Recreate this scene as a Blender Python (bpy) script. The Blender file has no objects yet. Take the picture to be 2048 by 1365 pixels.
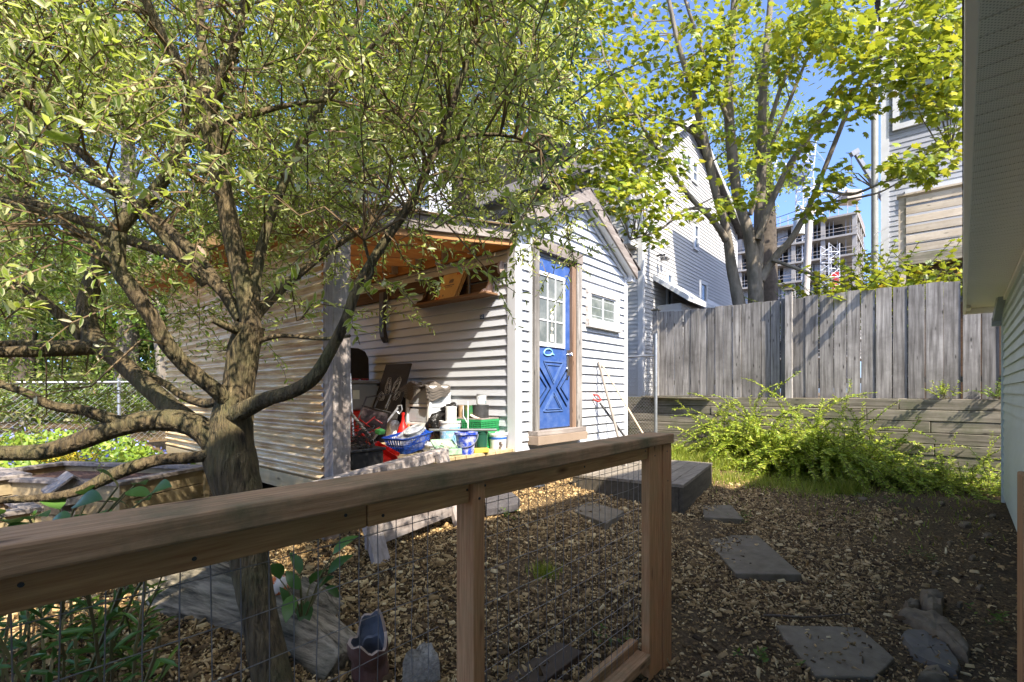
import bpy, bmesh, math, random
import numpy as np
from mathutils import Vector, Matrix, Euler
random.seed(7); RNG = np.random.default_rng(11)
SC = bpy.context.scene
COL = SC.collection
R = math.radians
# ---------------------------------------------------------------- survey frame
# world x runs along the shed front, y into the plot; the camera stands at the origin, 1.4 m up
FPX, HZ, EYE = 973.0, 784.0, 1.4
CU, SU = .7643, .6449
def ground_z(u, v):
    s = .135*min(max(v-.9, 0), 2.9)
    t = min(max((u-5.5)/4, 0), 1); t = t*t*(3-2*t)
    s *= 1-.45*t
    s += .06*min(max(v-5.6, 0), 6)
    return s
def at_d(px, py, Y):
    X = (px-1024)/FPX*Y
    return Vector((SU*X+CU*Y, -CU*X+SU*Y, EYE+(HZ-py)/FPX*Y))
def at_v(px, py, v):
    k = (px-1024)/FPX; u = (k*SU*v+CU*v)/(SU-k*CU); Y = CU*u+SU*v
    return Vector((u, v, EYE+(HZ-py)/FPX*Y))
def at_u(px, py, u):
    k = (px-1024)/FPX; v = (SU*u-k*CU*u)/(CU+k*SU); Y = CU*u+SU*v
    return Vector((u, v, EYE+(HZ-py)/FPX*Y))
def at_z(px, py, z):
    return at_d(px, py, (EYE-z)*FPX/(py-HZ))
def at_g(px, py):
    z = 0.
    for _ in range(30):
        p = at_z(px, py, z); z = .5*z+.5*ground_z(p.x, p.y)
    p.z = ground_z(p.x, p.y); return p
def depth(p): return CU*p[0]+SU*p[1]
def m2(px, Y): return px*Y/FPX
# ---------------------------------------------------------------- materials
def new_mat(name):
    m = bpy.data.materials.new(name); m.use_nodes = True
    nt = m.node_tree; nt.nodes.clear()
    return m, nt
def N(nt, t, **kw):
    n = nt.nodes.new('ShaderNode'+t)
    for k, v in kw.items():
        if k.startswith('i_'):
            key = k[2:]; key = int(key) if key.isdigit() else key.replace('_', ' ')
            n.inputs[key].default_value = v
        else: setattr(n, k, v)
    return n
def L(nt, a, b): nt.links.new(a, b)
def c4(c): return (c[0], c[1], c[2], 1)
def ramp(nt, stops, interp='LINEAR'):
    n = nt.nodes.new('ShaderNodeValToRGB'); cr = n.color_ramp; cr.interpolation = interp
    while len(cr.elements) > 1: cr.elements.remove(cr.elements[-1])
    cr.elements[0].position = stops[0][0]; cr.elements[0].color = c4(stops[0][1])
    for p, c in stops[1:]:
        e = cr.elements.new(p); e.color = c4(c)
    return n
def pm(name, c1, c2=None, scale=6, stretch=(1, 1, 1), rough=.7, bump=.15, bscale=None, metal=0, c3=None, sscale=1.2, samt=.5,
       rand=0, island=0, spec=.4, detail=6, pos=(.32, .68), transl=0, trans_col=None, coat=0, knots=None, bdist=.004, alpha=None):
    m, nt = new_mat(name)
    out = N(nt, 'OutputMaterial'); b = N(nt, 'BsdfPrincipled')
    tc = N(nt, 'TexCoord'); mp = N(nt, 'Mapping'); mp.inputs['Scale'].default_value = stretch
    oi = N(nt, 'ObjectInfo')
    L(nt, tc.outputs['Object'], mp.inputs['Vector'])
    if rand:   # shift the pattern from piece to piece
        cm = N(nt, 'CombineXYZ'); ml = N(nt, 'Math', operation='MULTIPLY', i_1=37.)
        L(nt, oi.outputs['Random'], ml.inputs[0]); L(nt, ml.outputs[0], cm.inputs[0]); L(nt, ml.outputs[0], cm.inputs[1]); L(nt, ml.outputs[0], cm.inputs[2])
        L(nt, cm.outputs[0], mp.inputs['Location'])
    nz = N(nt, 'TexNoise', i_Scale=scale, i_Detail=detail, i_Roughness=.62)
    L(nt, mp.outputs[0], nz.inputs['Vector'])
    c2 = c2 or tuple(x*.75 for x in c1)
    rp = ramp(nt, [(pos[0], c1), (pos[1], c2)]); L(nt, nz.outputs['Fac'], rp.inputs[0])
    col = rp.outputs[0]
    if c3:
        n2 = N(nt, 'TexNoise', i_Scale=sscale, i_Detail=8, i_Roughness=.7); L(nt, tc.outputs['Object'], n2.inputs['Vector'])
        r2 = ramp(nt, [(.45, (0, 0, 0)), (.7, (samt,)*3)]); L(nt, n2.outputs['Fac'], r2.inputs[0])
        mx = N(nt, 'MixRGB'); L(nt, r2.outputs[0], mx.inputs[0]); L(nt, col, mx.inputs[1]); mx.inputs[2].default_value = c4(c3); col = mx.outputs[0]
    if knots:
        mk = N(nt, 'Mapping'); mk.inputs['Scale'].default_value = knots[0]
        L(nt, tc.outputs['Object'], mk.inputs['Vector'])
        vo = N(nt, 'TexVoronoi', i_Scale=1.); L(nt, mk.outputs[0], vo.inputs['Vector'])
        r3 = ramp(nt, [(.05, (1, 1, 1)), (.16, (0, 0, 0))]); L(nt, vo.outputs['Distance'], r3.inputs[0])
        mx = N(nt, 'MixRGB'); L(nt, r3.outputs[0], mx.inputs[0]); L(nt, col, mx.inputs[1]); mx.inputs[2].default_value = c4(knots[1]); col = mx.outputs[0]
    if rand or island:
        src = oi.outputs['Random']
        if island: src = N(nt, 'NewGeometry').outputs['Random Per Island']
        amt = island or rand
        mr = N(nt, 'MapRange', i_3=1-amt, i_4=1+amt); L(nt, src, mr.inputs[0])
        hs = N(nt, 'HueSaturation'); L(nt, mr.outputs[0], hs.inputs['Value']); L(nt, col, hs.inputs['Color']); col = hs.outputs[0]
    L(nt, col, b.inputs['Base Color'])
    b.inputs['Roughness'].default_value = rough; b.inputs['Metallic'].default_value = metal
    b.inputs['Specular IOR Level'].default_value = spec; b.inputs['Coat Weight'].default_value = coat
    if bump:
        n3 = nz
        if bscale:
            n3 = N(nt, 'TexNoise', i_Scale=bscale, i_Detail=5); L(nt, mp.outputs[0], n3.inputs['Vector'])
        bp = N(nt, 'Bump', i_Strength=bump, i_Distance=bdist); L(nt, n3.outputs['Fac'], bp.inputs['Height']); L(nt, bp.outputs[0], b.inputs['Normal'])
    sh = b.outputs[0]
    if transl:
        t = N(nt, 'BsdfTranslucent'); t.inputs[0].default_value = c4(trans_col or c1)
        ms = N(nt, 'MixShader', i_0=transl); L(nt, sh, ms.inputs[1]); L(nt, t.outputs[0], ms.inputs[2]); sh = ms.outputs[0]
    if alpha is not None:
        t = N(nt, 'BsdfTransparent'); ms = N(nt, 'MixShader', i_0=alpha); L(nt, t.outputs[0], ms.inputs[1]); L(nt, sh, ms.inputs[2]); sh = ms.outputs[0]
    L(nt, sh, out.inputs[0])
    return m
def wood(name, dark, light, axis='x', scale=26, rough=.8, bump=.35, grey=None, gamt=.5, rand=.15, knots=True, gscale=1.6):
    st = {'x': (.05, 1, 1), 'y': (1, .05, 1), 'z': (1, 1, .05)}[axis]
    ks = {'x': (3.2, 11, 11), 'y': (11, 3.2, 11), 'z': (11, 11, 3.2)}[axis]
    return pm(name, dark, light, scale=scale, stretch=st, rough=rough, bump=bump, c3=grey, sscale=gscale, samt=gamt, rand=rand,
              knots=(ks, tuple(x*.45 for x in dark)) if knots else None, spec=.25, pos=(.3, .7))
def leafm(name, stops, transl=.3, tcol=(.3, .42, .06), edge=None, rough=.45):
    m, nt = new_mat(name)
    out = N(nt, 'OutputMaterial'); b = N(nt, 'BsdfPrincipled', i_Roughness=rough); b.inputs['Specular IOR Level'].default_value = .35
    gi = N(nt, 'NewGeometry'); rp = ramp(nt, stops); L(nt, gi.outputs['Random Per Island'], rp.inputs[0]); col = rp.outputs[0]
    if edge:
        at = N(nt, 'Attribute', attribute_name='edge'); r2 = ramp(nt, [(.55, (0, 0, 0)), (.85, (.8, .8, .8))]); L(nt, at.outputs['Fac'], r2.inputs[0])
        mx = N(nt, 'MixRGB'); L(nt, r2.outputs[0], mx.inputs[0]); L(nt, col, mx.inputs[1]); mx.inputs[2].default_value = c4(edge); col = mx.outputs[0]
    L(nt, col, b.inputs['Base Color'])
    t = N(nt, 'BsdfTranslucent'); mt = N(nt, 'MixRGB', blend_type='MIX', i_0=.5); L(nt, col, mt.inputs[1]); mt.inputs[2].default_value = c4(tcol); L(nt, mt.outputs[0], t.inputs[0])
    ms = N(nt, 'MixShader', i_0=transl); L(nt, b.outputs[0], ms.inputs[1]); L(nt, t.outputs[0], ms.inputs[2]); L(nt, ms.outputs[0], out.inputs[0])
    return m
def glassm(name, tint=(.03, .035, .04), rough=.04, alpha=.8):
    m, nt = new_mat(name); out = N(nt, 'OutputMaterial'); b = N(nt, 'BsdfPrincipled', i_Roughness=rough)
    b.inputs['Base Color'].default_value = c4(tint); b.inputs['Specular IOR Level'].default_value = .9
    t = N(nt, 'BsdfTransparent'); ms = N(nt, 'MixShader', i_0=alpha); L(nt, t.outputs[0], ms.inputs[1]); L(nt, b.outputs[0], ms.inputs[2]); L(nt, ms.outputs[0], out.inputs[0])
    return m
# ---------------------------------------------------------------- mesh building
class MB:
    def __init__(s, M=None): s.v = []; s.f = []; s.M = M
    def add(s, vs, fs):
        o = len(s.v)
        for p in vs:
            p = Vector(p); s.v.append(s.M @ p if s.M else p)
        s.f += [tuple(o+i for i in f) for f in fs]
        return s
    def box(s, x0, x1, y0, y1, z0, z1):
        return s.add([(x0, y0, z0), (x1, y0, z0), (x1, y1, z0), (x0, y1, z0), (x0, y0, z1), (x1, y0, z1), (x1, y1, z1), (x0, y1, z1)],
                     [(0, 3, 2, 1), (4, 5, 6, 7), (0, 1, 5, 4), (1, 2, 6, 5), (2, 3, 7, 6), (3, 0, 4, 7)])
    def cbox(s, c, d, rz=0, rx=0, ry=0):
        m = Matrix.Translation(c) @ Euler((rx, ry, rz)).to_matrix().to_4x4()
        b = MB(m).box(-d[0]/2, d[0]/2, -d[1]/2, d[1]/2, -d[2]/2, d[2]/2)
        return s.add(b.v, b.f)
    def bar(s, a, b, w, h, up=(0, 0, 1)):      # beam from a to b, width w sideways, height h along up
        a = Vector(a); b = Vector(b); t = (b-a).normalized(); sd = t.cross(Vector(up)).normalized(); uu = sd.cross(t).normalized()
        vs = []
        for p in (a, b):
            for i, j in ((-1, -1), (1, -1), (1, 1), (-1, 1)): vs.append(p+sd*(i*w/2)+uu*(j*h/2))
        return s.add(vs, [(0, 1, 2, 3), (7, 6, 5, 4), (0, 4, 5, 1), (1, 5, 6, 2), (2, 6, 7, 3), (3, 7, 4, 0)])
    def tube(s, pts, r, n=8, cap=True, wob=0):
        pts = [Vector(p) for p in pts]; k = len(pts)
        rr = r if isinstance(r, (list, tuple)) else [r]*k
        ref = None; vs = []; fs = []
        for i, p in enumerate(pts):
            t = (pts[min(i+1, k-1)]-pts[max(i-1, 0)]).normalized()
            if ref is None: ref = t.orthogonal().normalized()
            ref = (ref-t*ref.dot(t)); ref = ref.normalized() if ref.length > 1e-6 else t.orthogonal().normalized()
            bn = t.cross(ref)
            for j in range(n):
                a = 2*math.pi*j/n; q = rr[i]*(1+(random.uniform(-wob, wob) if wob else 0))
                vs.append(p+(ref*math.cos(a)+bn*math.sin(a))*q)
        for i in range(k-1):
            for j in range(n):
                fs.append((i*n+j, i*n+(j+1) % n, (i+1)*n+(j+1) % n, (i+1)*n+j))
        if cap: fs += [tuple(range(n))[::-1], tuple((k-1)*n+j for j in range(n))]
        return s.add(vs, fs)
    def lathe(s, c, prof, n=20, sy=1., M=None):      # prof: list of (radius, z)
        c = Vector(c); vs = []; fs = []
        for r, z in prof:
            for j in range(n):
                a = 2*math.pi*j/n; q = Vector((r*math.cos(a), r*sy*math.sin(a), z))
                vs.append(c+(M @ q if M else q))
        for i in range(len(prof)-1):
            for j in range(n): fs.append((i*n+j, i*n+(j+1) % n, (i+1)*n+(j+1) % n, (i+1)*n+j))
        fs += [tuple(range(n))[::-1], tuple((len(prof)-1)*n+j for j in range(n))]
        return s.add(vs, fs)
    def prism(s, poly, off):            # polygon of 3-D points pushed along off
        n = len(poly); off = Vector(off); vs = [Vector(p) for p in poly]+[Vector(p)+off for p in poly]
        return s.add(vs, [tuple(range(n))[::-1], tuple(range(n, 2*n))]+[(i, (i+1) % n, n+(i+1) % n, n+i) for i in range(n)])
    def quad(s, a, b, c, d): return s.add([a, b, c, d], [(0, 1, 2, 3)])
    def build(s, name, mat, parent=None, smooth=None, bevel=0, label=None, cat=None, group=None, kind=None, origin=None, fixn=True):
        if parent is not None:
            o = Vector((0, 0, 0)); q = parent
            while q is not None: o += q.location; q = q.parent
        elif origin is not None: o = Vector(origin)
        else:
            a = np.array([tuple(p) for p in s.v]); o = Vector(((a[:, 0].min()+a[:, 0].max())/2, (a[:, 1].min()+a[:, 1].max())/2, a[:, 2].min()))
        me = bpy.data.meshes.new(name); me.from_pydata([tuple(p-o) for p in s.v], [], s.f)
        if fixn:
            bm = bmesh.new(); bm.from_mesh(me); bmesh.ops.recalc_face_normals(bm, faces=bm.faces); bm.to_mesh(me); bm.free()
        if smooth is not None:
            me.shade_smooth(); me.set_sharp_from_angle(angle=R(smooth))
        me.materials.append(mat)
        ob = bpy.data.objects.new(name, me); COL.objects.link(ob)
        if parent is not None: ob.parent = parent
        else: ob.location = o
        if bevel:
            md = ob.modifiers.new('edge', 'BEVEL'); md.width = bevel; md.segments = 2; md.limit_method = 'ANGLE'
        tag(ob, label, cat, group, kind)
        return ob
def tag(o, label=None, cat=None, group=None, kind=None):
    if label: o['label'] = label
    if cat: o['category'] = cat
    if group: o['group'] = group
    if kind: o['kind'] = kind
    return o
def thing(name, loc, label, cat, group=None):
    o = bpy.data.objects.new(name, None); COL.objects.link(o); o.location = loc; o.empty_display_size = .1
    return tag(o, label, cat, group)
# ---------------------------------------------------------------- leaves in bulk
T_WILLOW = (np.array([(0, 0, 0), (.28, -.38, .05), (.68, -.36, .03), (1, 0, -.12), (.68, .36, .03), (.28, .38, .05), (.5, 0, -.06)]),
            [(0, 1, 6), (1, 2, 6), (2, 3, 6), (3, 4, 6), (4, 5, 6), (5, 0, 6)], np.array([.3, 1, 1, 1, 1, 1, 0.]))
_mp = [(0, 0), (.12, -.32), (.42, -.52), (.40, -.30), (.72, -.40), (.66, -.16), (1, 0), (.66, .16), (.72, .40), (.40, .30), (.42, .52), (.12, .32)]
T_MAPLE = (np.array([(x, y, -.10*(abs(y)+x*x*.6)) for x, y in _mp]+[(.34, 0, .02)]), [(i, (i+1) % 12, 12) for i in range(12)], np.zeros(13))
T_BLADE = (np.array([(0, -.5, 0), (0, .5, 0), (.5, .35, .0), (.5, -.35, .0), (1, 0, -.12)]), [(0, 3, 2, 1), (3, 4, 2)], np.zeros(5))
T_ROUND = (np.array([(0, 0, 0), (.35, -.42, .06), (.8, -.3, 0), (1, 0, -.1), (.8, .3, 0), (.35, .42, .06)]), [(0, 1, 2, 3), (0, 3, 4, 5)], np.zeros(6))
T_CHIP = (np.array([(0, -.5, 0), (.95, -.4, 0), (1, .35, .1), (.1, .5, 0), (.1, -.4, .3), (.9, -.3, .3), (.9, .3, .35), (.15, .4, .3)]),
          [(4, 5, 6, 7), (0, 1, 5, 4), (1, 2, 6, 5), (2, 3, 7, 6), (3, 0, 4, 7)], np.zeros(8))
def leaves(name, mat, pos, dirs, nrm, ln, wd, tpl, parent=None, **kw):
    P, F, Ed = tpl; n = len(pos); k = len(P)
    d = dirs/np.maximum(np.linalg.norm(dirs, axis=1, keepdims=True), 1e-6)
    s = np.cross(nrm, d); s /= np.maximum(np.linalg.norm(s, axis=1, keepdims=True), 1e-6)
    w = np.cross(d, s)
    ln = np.broadcast_to(ln, (n,)); wd = np.broadcast_to(wd, (n,))
    V = pos[:, None, :]+P[None, :, 0, None]*(d*ln[:, None])[:, None, :]+P[None, :, 1, None]*(s*wd[:, None])[:, None, :]+P[None, :, 2, None]*(w*ln[:, None])[:, None, :]
    V = V.reshape(-1, 3)
    if parent is not None:
        o = Vector((0, 0, 0)); q = parent
        while q is not None: o += q.location; q = q.parent
    else: o = Vector((V[:, 0].mean(), V[:, 1].mean(), V[:, 2].min()))
    V = V-np.array(o)
    me = bpy.data.meshes.new(name); me.vertices.add(n*k); me.vertices.foreach_set('co', V.astype(np.float32).ravel())
    ls = np.array([len(f) for f in F]); fi = np.concatenate([np.array(f) for f in F])
    loops = (fi[None, :]+(np.arange(n)*k)[:, None]).ravel()
    tot = np.tile(ls, n); st = np.concatenate([[0], np.cumsum(tot)[:-1]])
    me.loops.add(len(loops)); me.loops.foreach_set('vertex_index', loops.astype(np.int32))
    me.polygons.add(len(tot)); me.polygons.foreach_set('loop_start', st.astype(np.int32)); me.polygons.foreach_set('loop_total', tot.astype(np.int32))
    if Ed.any():
        a = me.attributes.new('edge', 'FLOAT', 'POINT'); a.data.foreach_set('value', np.tile(Ed, n).astype(np.float32))
    me.update(calc_edges=True); me.materials.append(mat)
    ob = bpy.data.objects.new(name, me); COL.objects.link(ob)
    if parent is not None: ob.parent = parent
    else: ob.location = o
    tag(ob, **kw)
    return ob
def rand_dirs(n, up=.0, rng=RNG):
    a = rng.normal(size=(n, 3)); a[:, 2] += up; return a/np.linalg.norm(a, axis=1, keepdims=True)
def smooth_path(pts, rad, sub=4):      # Catmull-Rom through the surveyed joints of a limb
    P = [Vector(p) for p in pts]; out = []; ro = []
    for i in range(len(P)-1):
        p0 = P[max(i-1, 0)]; p1 = P[i]; p2 = P[i+1]; p3 = P[min(i+2, len(P)-1)]
        for k in range(sub):
            t = k/sub
            out.append(.5*((2*p1)+(p2-p0)*t+(2*p0-5*p1+4*p2-p3)*t*t+(3*p1-p0-3*p2+p3)*t**3)); ro.append(rad[i]*(1-t)+rad[i+1]*t)
    out.append(P[-1]); ro.append(rad[-1]); return out, ro
# ---------------------------------------------------------------- clapboard
def clapboard(mb, a, d, nrm, z0, z1, ex, rng, e=.02, zs=None):
    # laps along direction d from point a; rng(z) -> (s0, s1) extent at height z
    a = Vector(a); d = Vector(d); nrm = Vector(nrm); z = z0
    while z < z1-1e-4:
        zt = min(z+ex, z1); s0, s1 = rng(z); t0, t1 = rng(zt-1e-4)
        if s1 > s0:
            up = Vector((0, 0, 1))
            A = a+d*s0+up*z+nrm*e; B = a+d*s1+up*z+nrm*e; Cc = a+d*t1+up*zt+nrm*.003; D = a+d*t0+up*zt+nrm*.003
            A2 = a+d*s0+up*z; B2 = a+d*s1+up*z
            mb.quad(A, B, Cc, D); mb.quad(A2, B2, B, A)
            mb.add([A2, A, D], [(0, 1, 2)]); mb.add([B2, B, Cc], [(0, 1, 2)])
        z = zt
# ================================================================ camera, light
cam = bpy.data.cameras.new('camera'); co = bpy.data.objects.new('camera', cam); COL.objects.link(co); SC.camera = co
cam.sensor_width = 36; cam.lens = 36*FPX/2048; cam.shift_y = (HZ-682.5)/2048; cam.clip_start = .03; cam.clip_end = 900
co.location = (0, 0, EYE); co.rotation_euler = (R(90), 0, -math.atan2(CU, SU))
LD = Vector((.34, 1, -1.19))                     # the way sunlight travels
w = bpy.data.worlds.new('World'); SC.world = w; w.use_nodes = True
nt = w.node_tree; bg = nt.nodes['Background']; sky = nt.nodes.new('ShaderNodeTexSky'); sky.sky_type = 'NISHITA'; sky.sun_disc = False
el = math.atan2(-LD.z, math.hypot(LD.x, LD.y)); sky.sun_elevation = el; sky.sun_rotation = math.atan2(-LD.x, -LD.y)
sky.ozone_density = 10; sky.air_density = .5; sky.dust_density = 2.2
nt.links.new(sky.outputs[0], bg.inputs[0]); bg.inputs[1].default_value = .118
sl = bpy.data.lights.new('sun', 'SUN'); sl.energy = 2.05; sl.angle = R(.5); sl.color = (1, .96, .91)
so = bpy.data.objects.new('sun', sl); COL.objects.link(so); so.rotation_euler = LD.to_track_quat('-Z', 'Y').to_euler(); so.location = (-6, -14, 17)
SC.view_settings.view_transform = 'Standard'; SC.view_settings.look = 'None'; SC.view_settings.exposure = 2.55; SC.view_settings.gamma = 1; SC.view_settings.use_white_balance = True; SC.view_settings.white_balance_temperature = 7300
cy = SC.cycles; cy.max_bounces = 10; cy.diffuse_bounces = 6; cy.transmission_bounces = 6; cy.transparent_max_bounces = 12; cy.caustics_reflective = False; cy.caustics_refractive = False
cy.use_denoising = True
# ================================================================ materials
redw = wood('red brown cedar', (.38, .16, .062), (.64, .35, .15), 'x', 120, grey=(.38, .28, .12), gamt=.5, gscale=3.2)
redz = wood('red brown cedar upright', (.38, .155, .062), (.64, .33, .15), 'z', 120, grey=(.36, .26, .12), gamt=.6, gscale=3)
capw = wood('mossy cedar cap', (.33, .17, .08), (.60, .36, .19), 'x', 110, grey=(.13, .125, .06), gamt=.85, gscale=5)
greyz = wood('weathered grey board', (.085, .078, .07), (.345, .325, .30), 'z', 26, grey=(.08, .072, .064), gamt=.7, gscale=1.6, rand=.28, bump=.6)
greyx = wood('weathered grey trim', (.15, .125, .11), (.34, .30, .27), 'x', 30, grey=(.11, .09, .08), gamt=.6, rand=.1)
greyv = wood('weathered grey timber', (.075, .066, .047), (.29, .255, .20), 'y', 24, grey=(.09, .10, .05), gamt=.85, gscale=2, rand=.18, bump=.6)
orangex = wood('orange roof lumber', (.27, .125, .045), (.43, .23, .10), 'x', 22, grey=(.22, .10, .04), gamt=.5, rand=.15)
orangey = wood('orange ledger lumber', (.26, .11, .035), (.42, .21, .08), 'y', 22, rand=.1)
yelx = wood('new yellow lumber', (.42, .29, .12), (.58, .43, .22), 'x', 20, grey=(.33, .25, .12), gamt=.5, rand=.1)
yely = wood('pale tan lumber', (.40, .30, .16), (.56, .44, .27), 'y', 20, grey=(.30, .25, .12), gamt=.6, rand=.12)
darkw = wood('dark stained wood', (.055, .032, .02), (.12, .07, .04), 'y', 24, rand=.15)
whites = pm('white vinyl siding', (.46, .485, .515), (.51, .53, .56), 1.5, rough=.5, bump=.12, bscale=40, c3=(.40, .41, .39), samt=.25, stretch=(1, 1, 1))
whitep = pm('white paint', (.60, .615, .63), (.54, .555, .57), 4, rough=.5, bump=.1, c3=(.5, .48, .45), samt=.25)
peel = pm('peeling white paint', (.62, .62, .60), (.56, .55, .53), 5, rough=.7, bump=.3, c3=(.33, .24, .17), sscale=9, samt=1.)
shingle = pm('dark roof shingle', (.045, .042, .042), (.11, .10, .095), 9, rough=.95, bump=.8, bscale=60, bdist=.01)
bluep = pm('blue door paint', (.022, .066, .225), (.032, .09, .28), 3, rough=.45, bump=.15, bscale=30, c3=(.09, .15, .33), sscale=9, samt=.75)
chrome = pm('polished metal', (.75, .75, .76), rough=.16, metal=1, bump=0)
galv = pm('galvanised metal', (.52, .54, .56), (.40, .42, .44), 12, rough=.38, metal=.8, bump=.05)
glass = glassm('window glass')
dark = pm('shadowy interior', (.05, .055, .06), rough=.9, bump=0)
tanp = pm('tan painted sill', (.30, .23, .175), (.25, .19, .14), 6, rough=.6)
vinyl = pm('pale green grey vinyl', (.50, .57, .52), (.56, .62, .57), 1.2, rough=.5, bump=.05, bscale=50, c3=(.38, .43, .34), samt=.4, sscale=1.8)
almond = pm('almond vinyl trim', (.80, .77, .70), (.84, .81, .74), 3, rough=.5, bump=.03)
concrete = pm('concrete', (.16, .145, .12), (.24, .22, .19), 14, rough=.95, bump=.4, c3=(.08, .075, .06), samt=.6)
# ================================================================ the ground, one sheet
mulchm, nt = new_mat('mulch and soil')
out = N(nt, 'OutputMaterial'); b = N(nt, 'BsdfPrincipled', i_Roughness=.95); b.inputs['Specular IOR Level'].default_value = .2
tc = N(nt, 'TexCoord'); n1 = N(nt, 'TexNoise', i_Scale=38., i_Detail=10., i_Roughness=.75); n2 = N(nt, 'TexNoise', i_Scale=1.1, i_Detail=6.)
L(nt, tc.outputs['Object'], n1.inputs['Vector']); L(nt, tc.outputs['Object'], n2.inputs['Vector'])
r1 = ramp(nt, [(.33, (.03, .02, .011)), (.5, (.11, .072, .036)), (.62, (.25, .17, .08)), (.74, (.40, .28, .135))]); L(nt, n1.outputs['Fac'], r1.inputs[0])
r2 = ramp(nt, [(.42, (0, 0, 0)), (.62, (.6, .6, .6))]); L(nt, n2.outputs['Fac'], r2.inputs[0])
mx = N(nt, 'MixRGB'); L(nt, r2.outputs[0], mx.inputs[0]); L(nt, r1.outputs[0], mx.inputs[1]); mx.inputs[2].default_value = (.055, .042, .026, 1)
L(nt, mx.outputs[0], b.inputs['Base Color']); bp = N(nt, 'Bump', i_Strength=.9, i_Distance=.02); L(nt, n1.outputs['Fac'], bp.inputs['Height']); L(nt, bp.outputs[0], b.inputs['Normal']); L(nt, b.outputs[0], out.inputs[0])
def axis(lo, hi, step, far):
    a = list(np.arange(lo, hi+1e-6, step)); k = step*1.6; x = hi
    while x < far: x += k; k *= 1.5; a.append(x)
    k = step*1.6; x = lo; pre = []
    while x > -far: x -= k; k *= 1.5; pre.append(x)
    return pre[::-1]+a
xs = axis(-3, 10, .1, 420); ys = axis(-2, 9, .1, 420)
xs = [x for x in xs if not (10.02 < x < 10.3)]+[10.12, 10.16]; xs.sort()
gv = []; gf = []
for x in xs:
    for y in ys:
        z = ground_z(x, y)+random.uniform(-.012, .012)
        if x > 10.14: z = 1.2-.02*min(x-10, 30)
        elif y > 9: z = ground_z(x, 9)
        gv.append((x, y, z))
ny = len(ys)
for i in range(len(xs)-1):
    for j in range(ny-1): gf.append((i*ny+j, (i+1)*ny+j, (i+1)*ny+j+1, i*ny+j+1))
gm = MB(); gm.v = [Vector(p) for p in gv]; gm.f = gf
gm.build('ground', mulchm, kind='structure', smooth=180, origin=(0, 0, 0), fixn=False)
# ================================================================ garden railing next to the camera
rl = thing('wire_mesh_railing', (1, 1.03, 0), 'reddish brown wooden railing with wire mesh panels and a mossy top cap', 'railing')
MB().box(-1.4, 2.45, .975, 1.115, 1.138, 1.186).build('top_cap', capw, rl, bevel=.006)
MB().box(-1.4, .655, 1.0, 1.04, 1.08, 1.1365).build('upper_rail', redw, rl, bevel=.004)
MB().box(.658, .994, 1.0, 1.04, 1.08, 1.1365).build('upper_rail', redw, rl, bevel=.004)
MB().box(1.046, 2.188, 1.0, 1.04, 1.08, 1.1365).build('upper_rail', redw, rl, bevel=.004)
MB().box(.996, 1.044, .985, 1.057, -.08, 1.1365).build('post', redz, rl, bevel=.004)
MB().box(2.341, 2.44, .985, 1.10, -.08, 1.1365).build('post', redz, rl, bevel=.004)
MB().box(2.19, 2.338, .992, 1.034, .02, 1.1365).build('post', redz, rl, bevel=.003)
MB().box(1.047, 2.188, .985, 1.075, .11, .155).build('bottom_rail', capw, rl, bevel=.004)
MB().box(1.047, 2.188, 1.05, 1.09, .157, .2).build('bottom_rail', capw, rl, bevel=.003)
MB().box(-1.4, .916, .985, 1.075, .11, .155).build('bottom_rail', capw, rl, bevel=.004)
screwm = pm('dark screw head', (.06, .055, .05), rough=.4, metal=.7, bump=0)
for sx, sz in ((.08, 1.12), (.30, 1.10), (.60, 1.12), (.70, 1.10), (.985, 1.118), (1.02, 1.09), (1.06, 1.12), (1.62, 1.11), (2.16, 1.12), (2.38, 1.10), (2.39, .95), (2.25, 1.09)):
    yf_ = .9995 if sx < .99 or 1.05 < sx < 2.18 else .984
    if sx > 2.2: yf_ = .9915 if sx < 2.33 else .9845
    MB().lathe((sx, yf_, sz), [(.0042, -.0012), (.0038, .0012)], 10, M=Matrix.Rotation(R(90), 3, 'X')).build('screw', screwm, rl)
wirem = pm('grey wire', (.30, .29, .29), rough=.4, metal=.6, bump=0)
for x0, x1 in ((-1.38, .916), (1.049, 2.186)):
    wm = MB(); x = x0+.01
    while x < x1:
        pts = [(x+random.uniform(-.0025, .0025), 1.044+random.uniform(-.002, .002), z) for z in np.linspace(.16, 1.09, 7)]
        wm.tube(pts, .0012, 5); x += .0535
    for z in np.arange(.215, 1.06, .104):
        k = 9; pts = [(x0+(x1-x0)*i/k, 1.046, z+random.uniform(-.003, .003)) for i in range(k+1)]
        wm.tube(pts, .0012, 5)
    wm.build('wire_mesh', wirem, rl)
gp = thing('gate_post', (1.762, -.232, 0), 'lone reddish post rising at the edge of the pale green house wall', 'post')
MB().box(1.717, 1.807, -.277, -.187, -.08, 1.195).build('post', redz, gp, bevel=.004)
# timber edging board under the railing
MB().box(1.15, 2.1, 1.30, 1.46, ground_z(1.6, 1.4)-.03, ground_z(1.6, 1.4)+.03).build('edging_board', wood('dirty ground board', (.05, .035, .025), (.11, .08, .055), 'x', 20), bevel=.006,
    label='dirt stained plank lying on the mulch just inside the mesh panel', cat='board')
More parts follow.
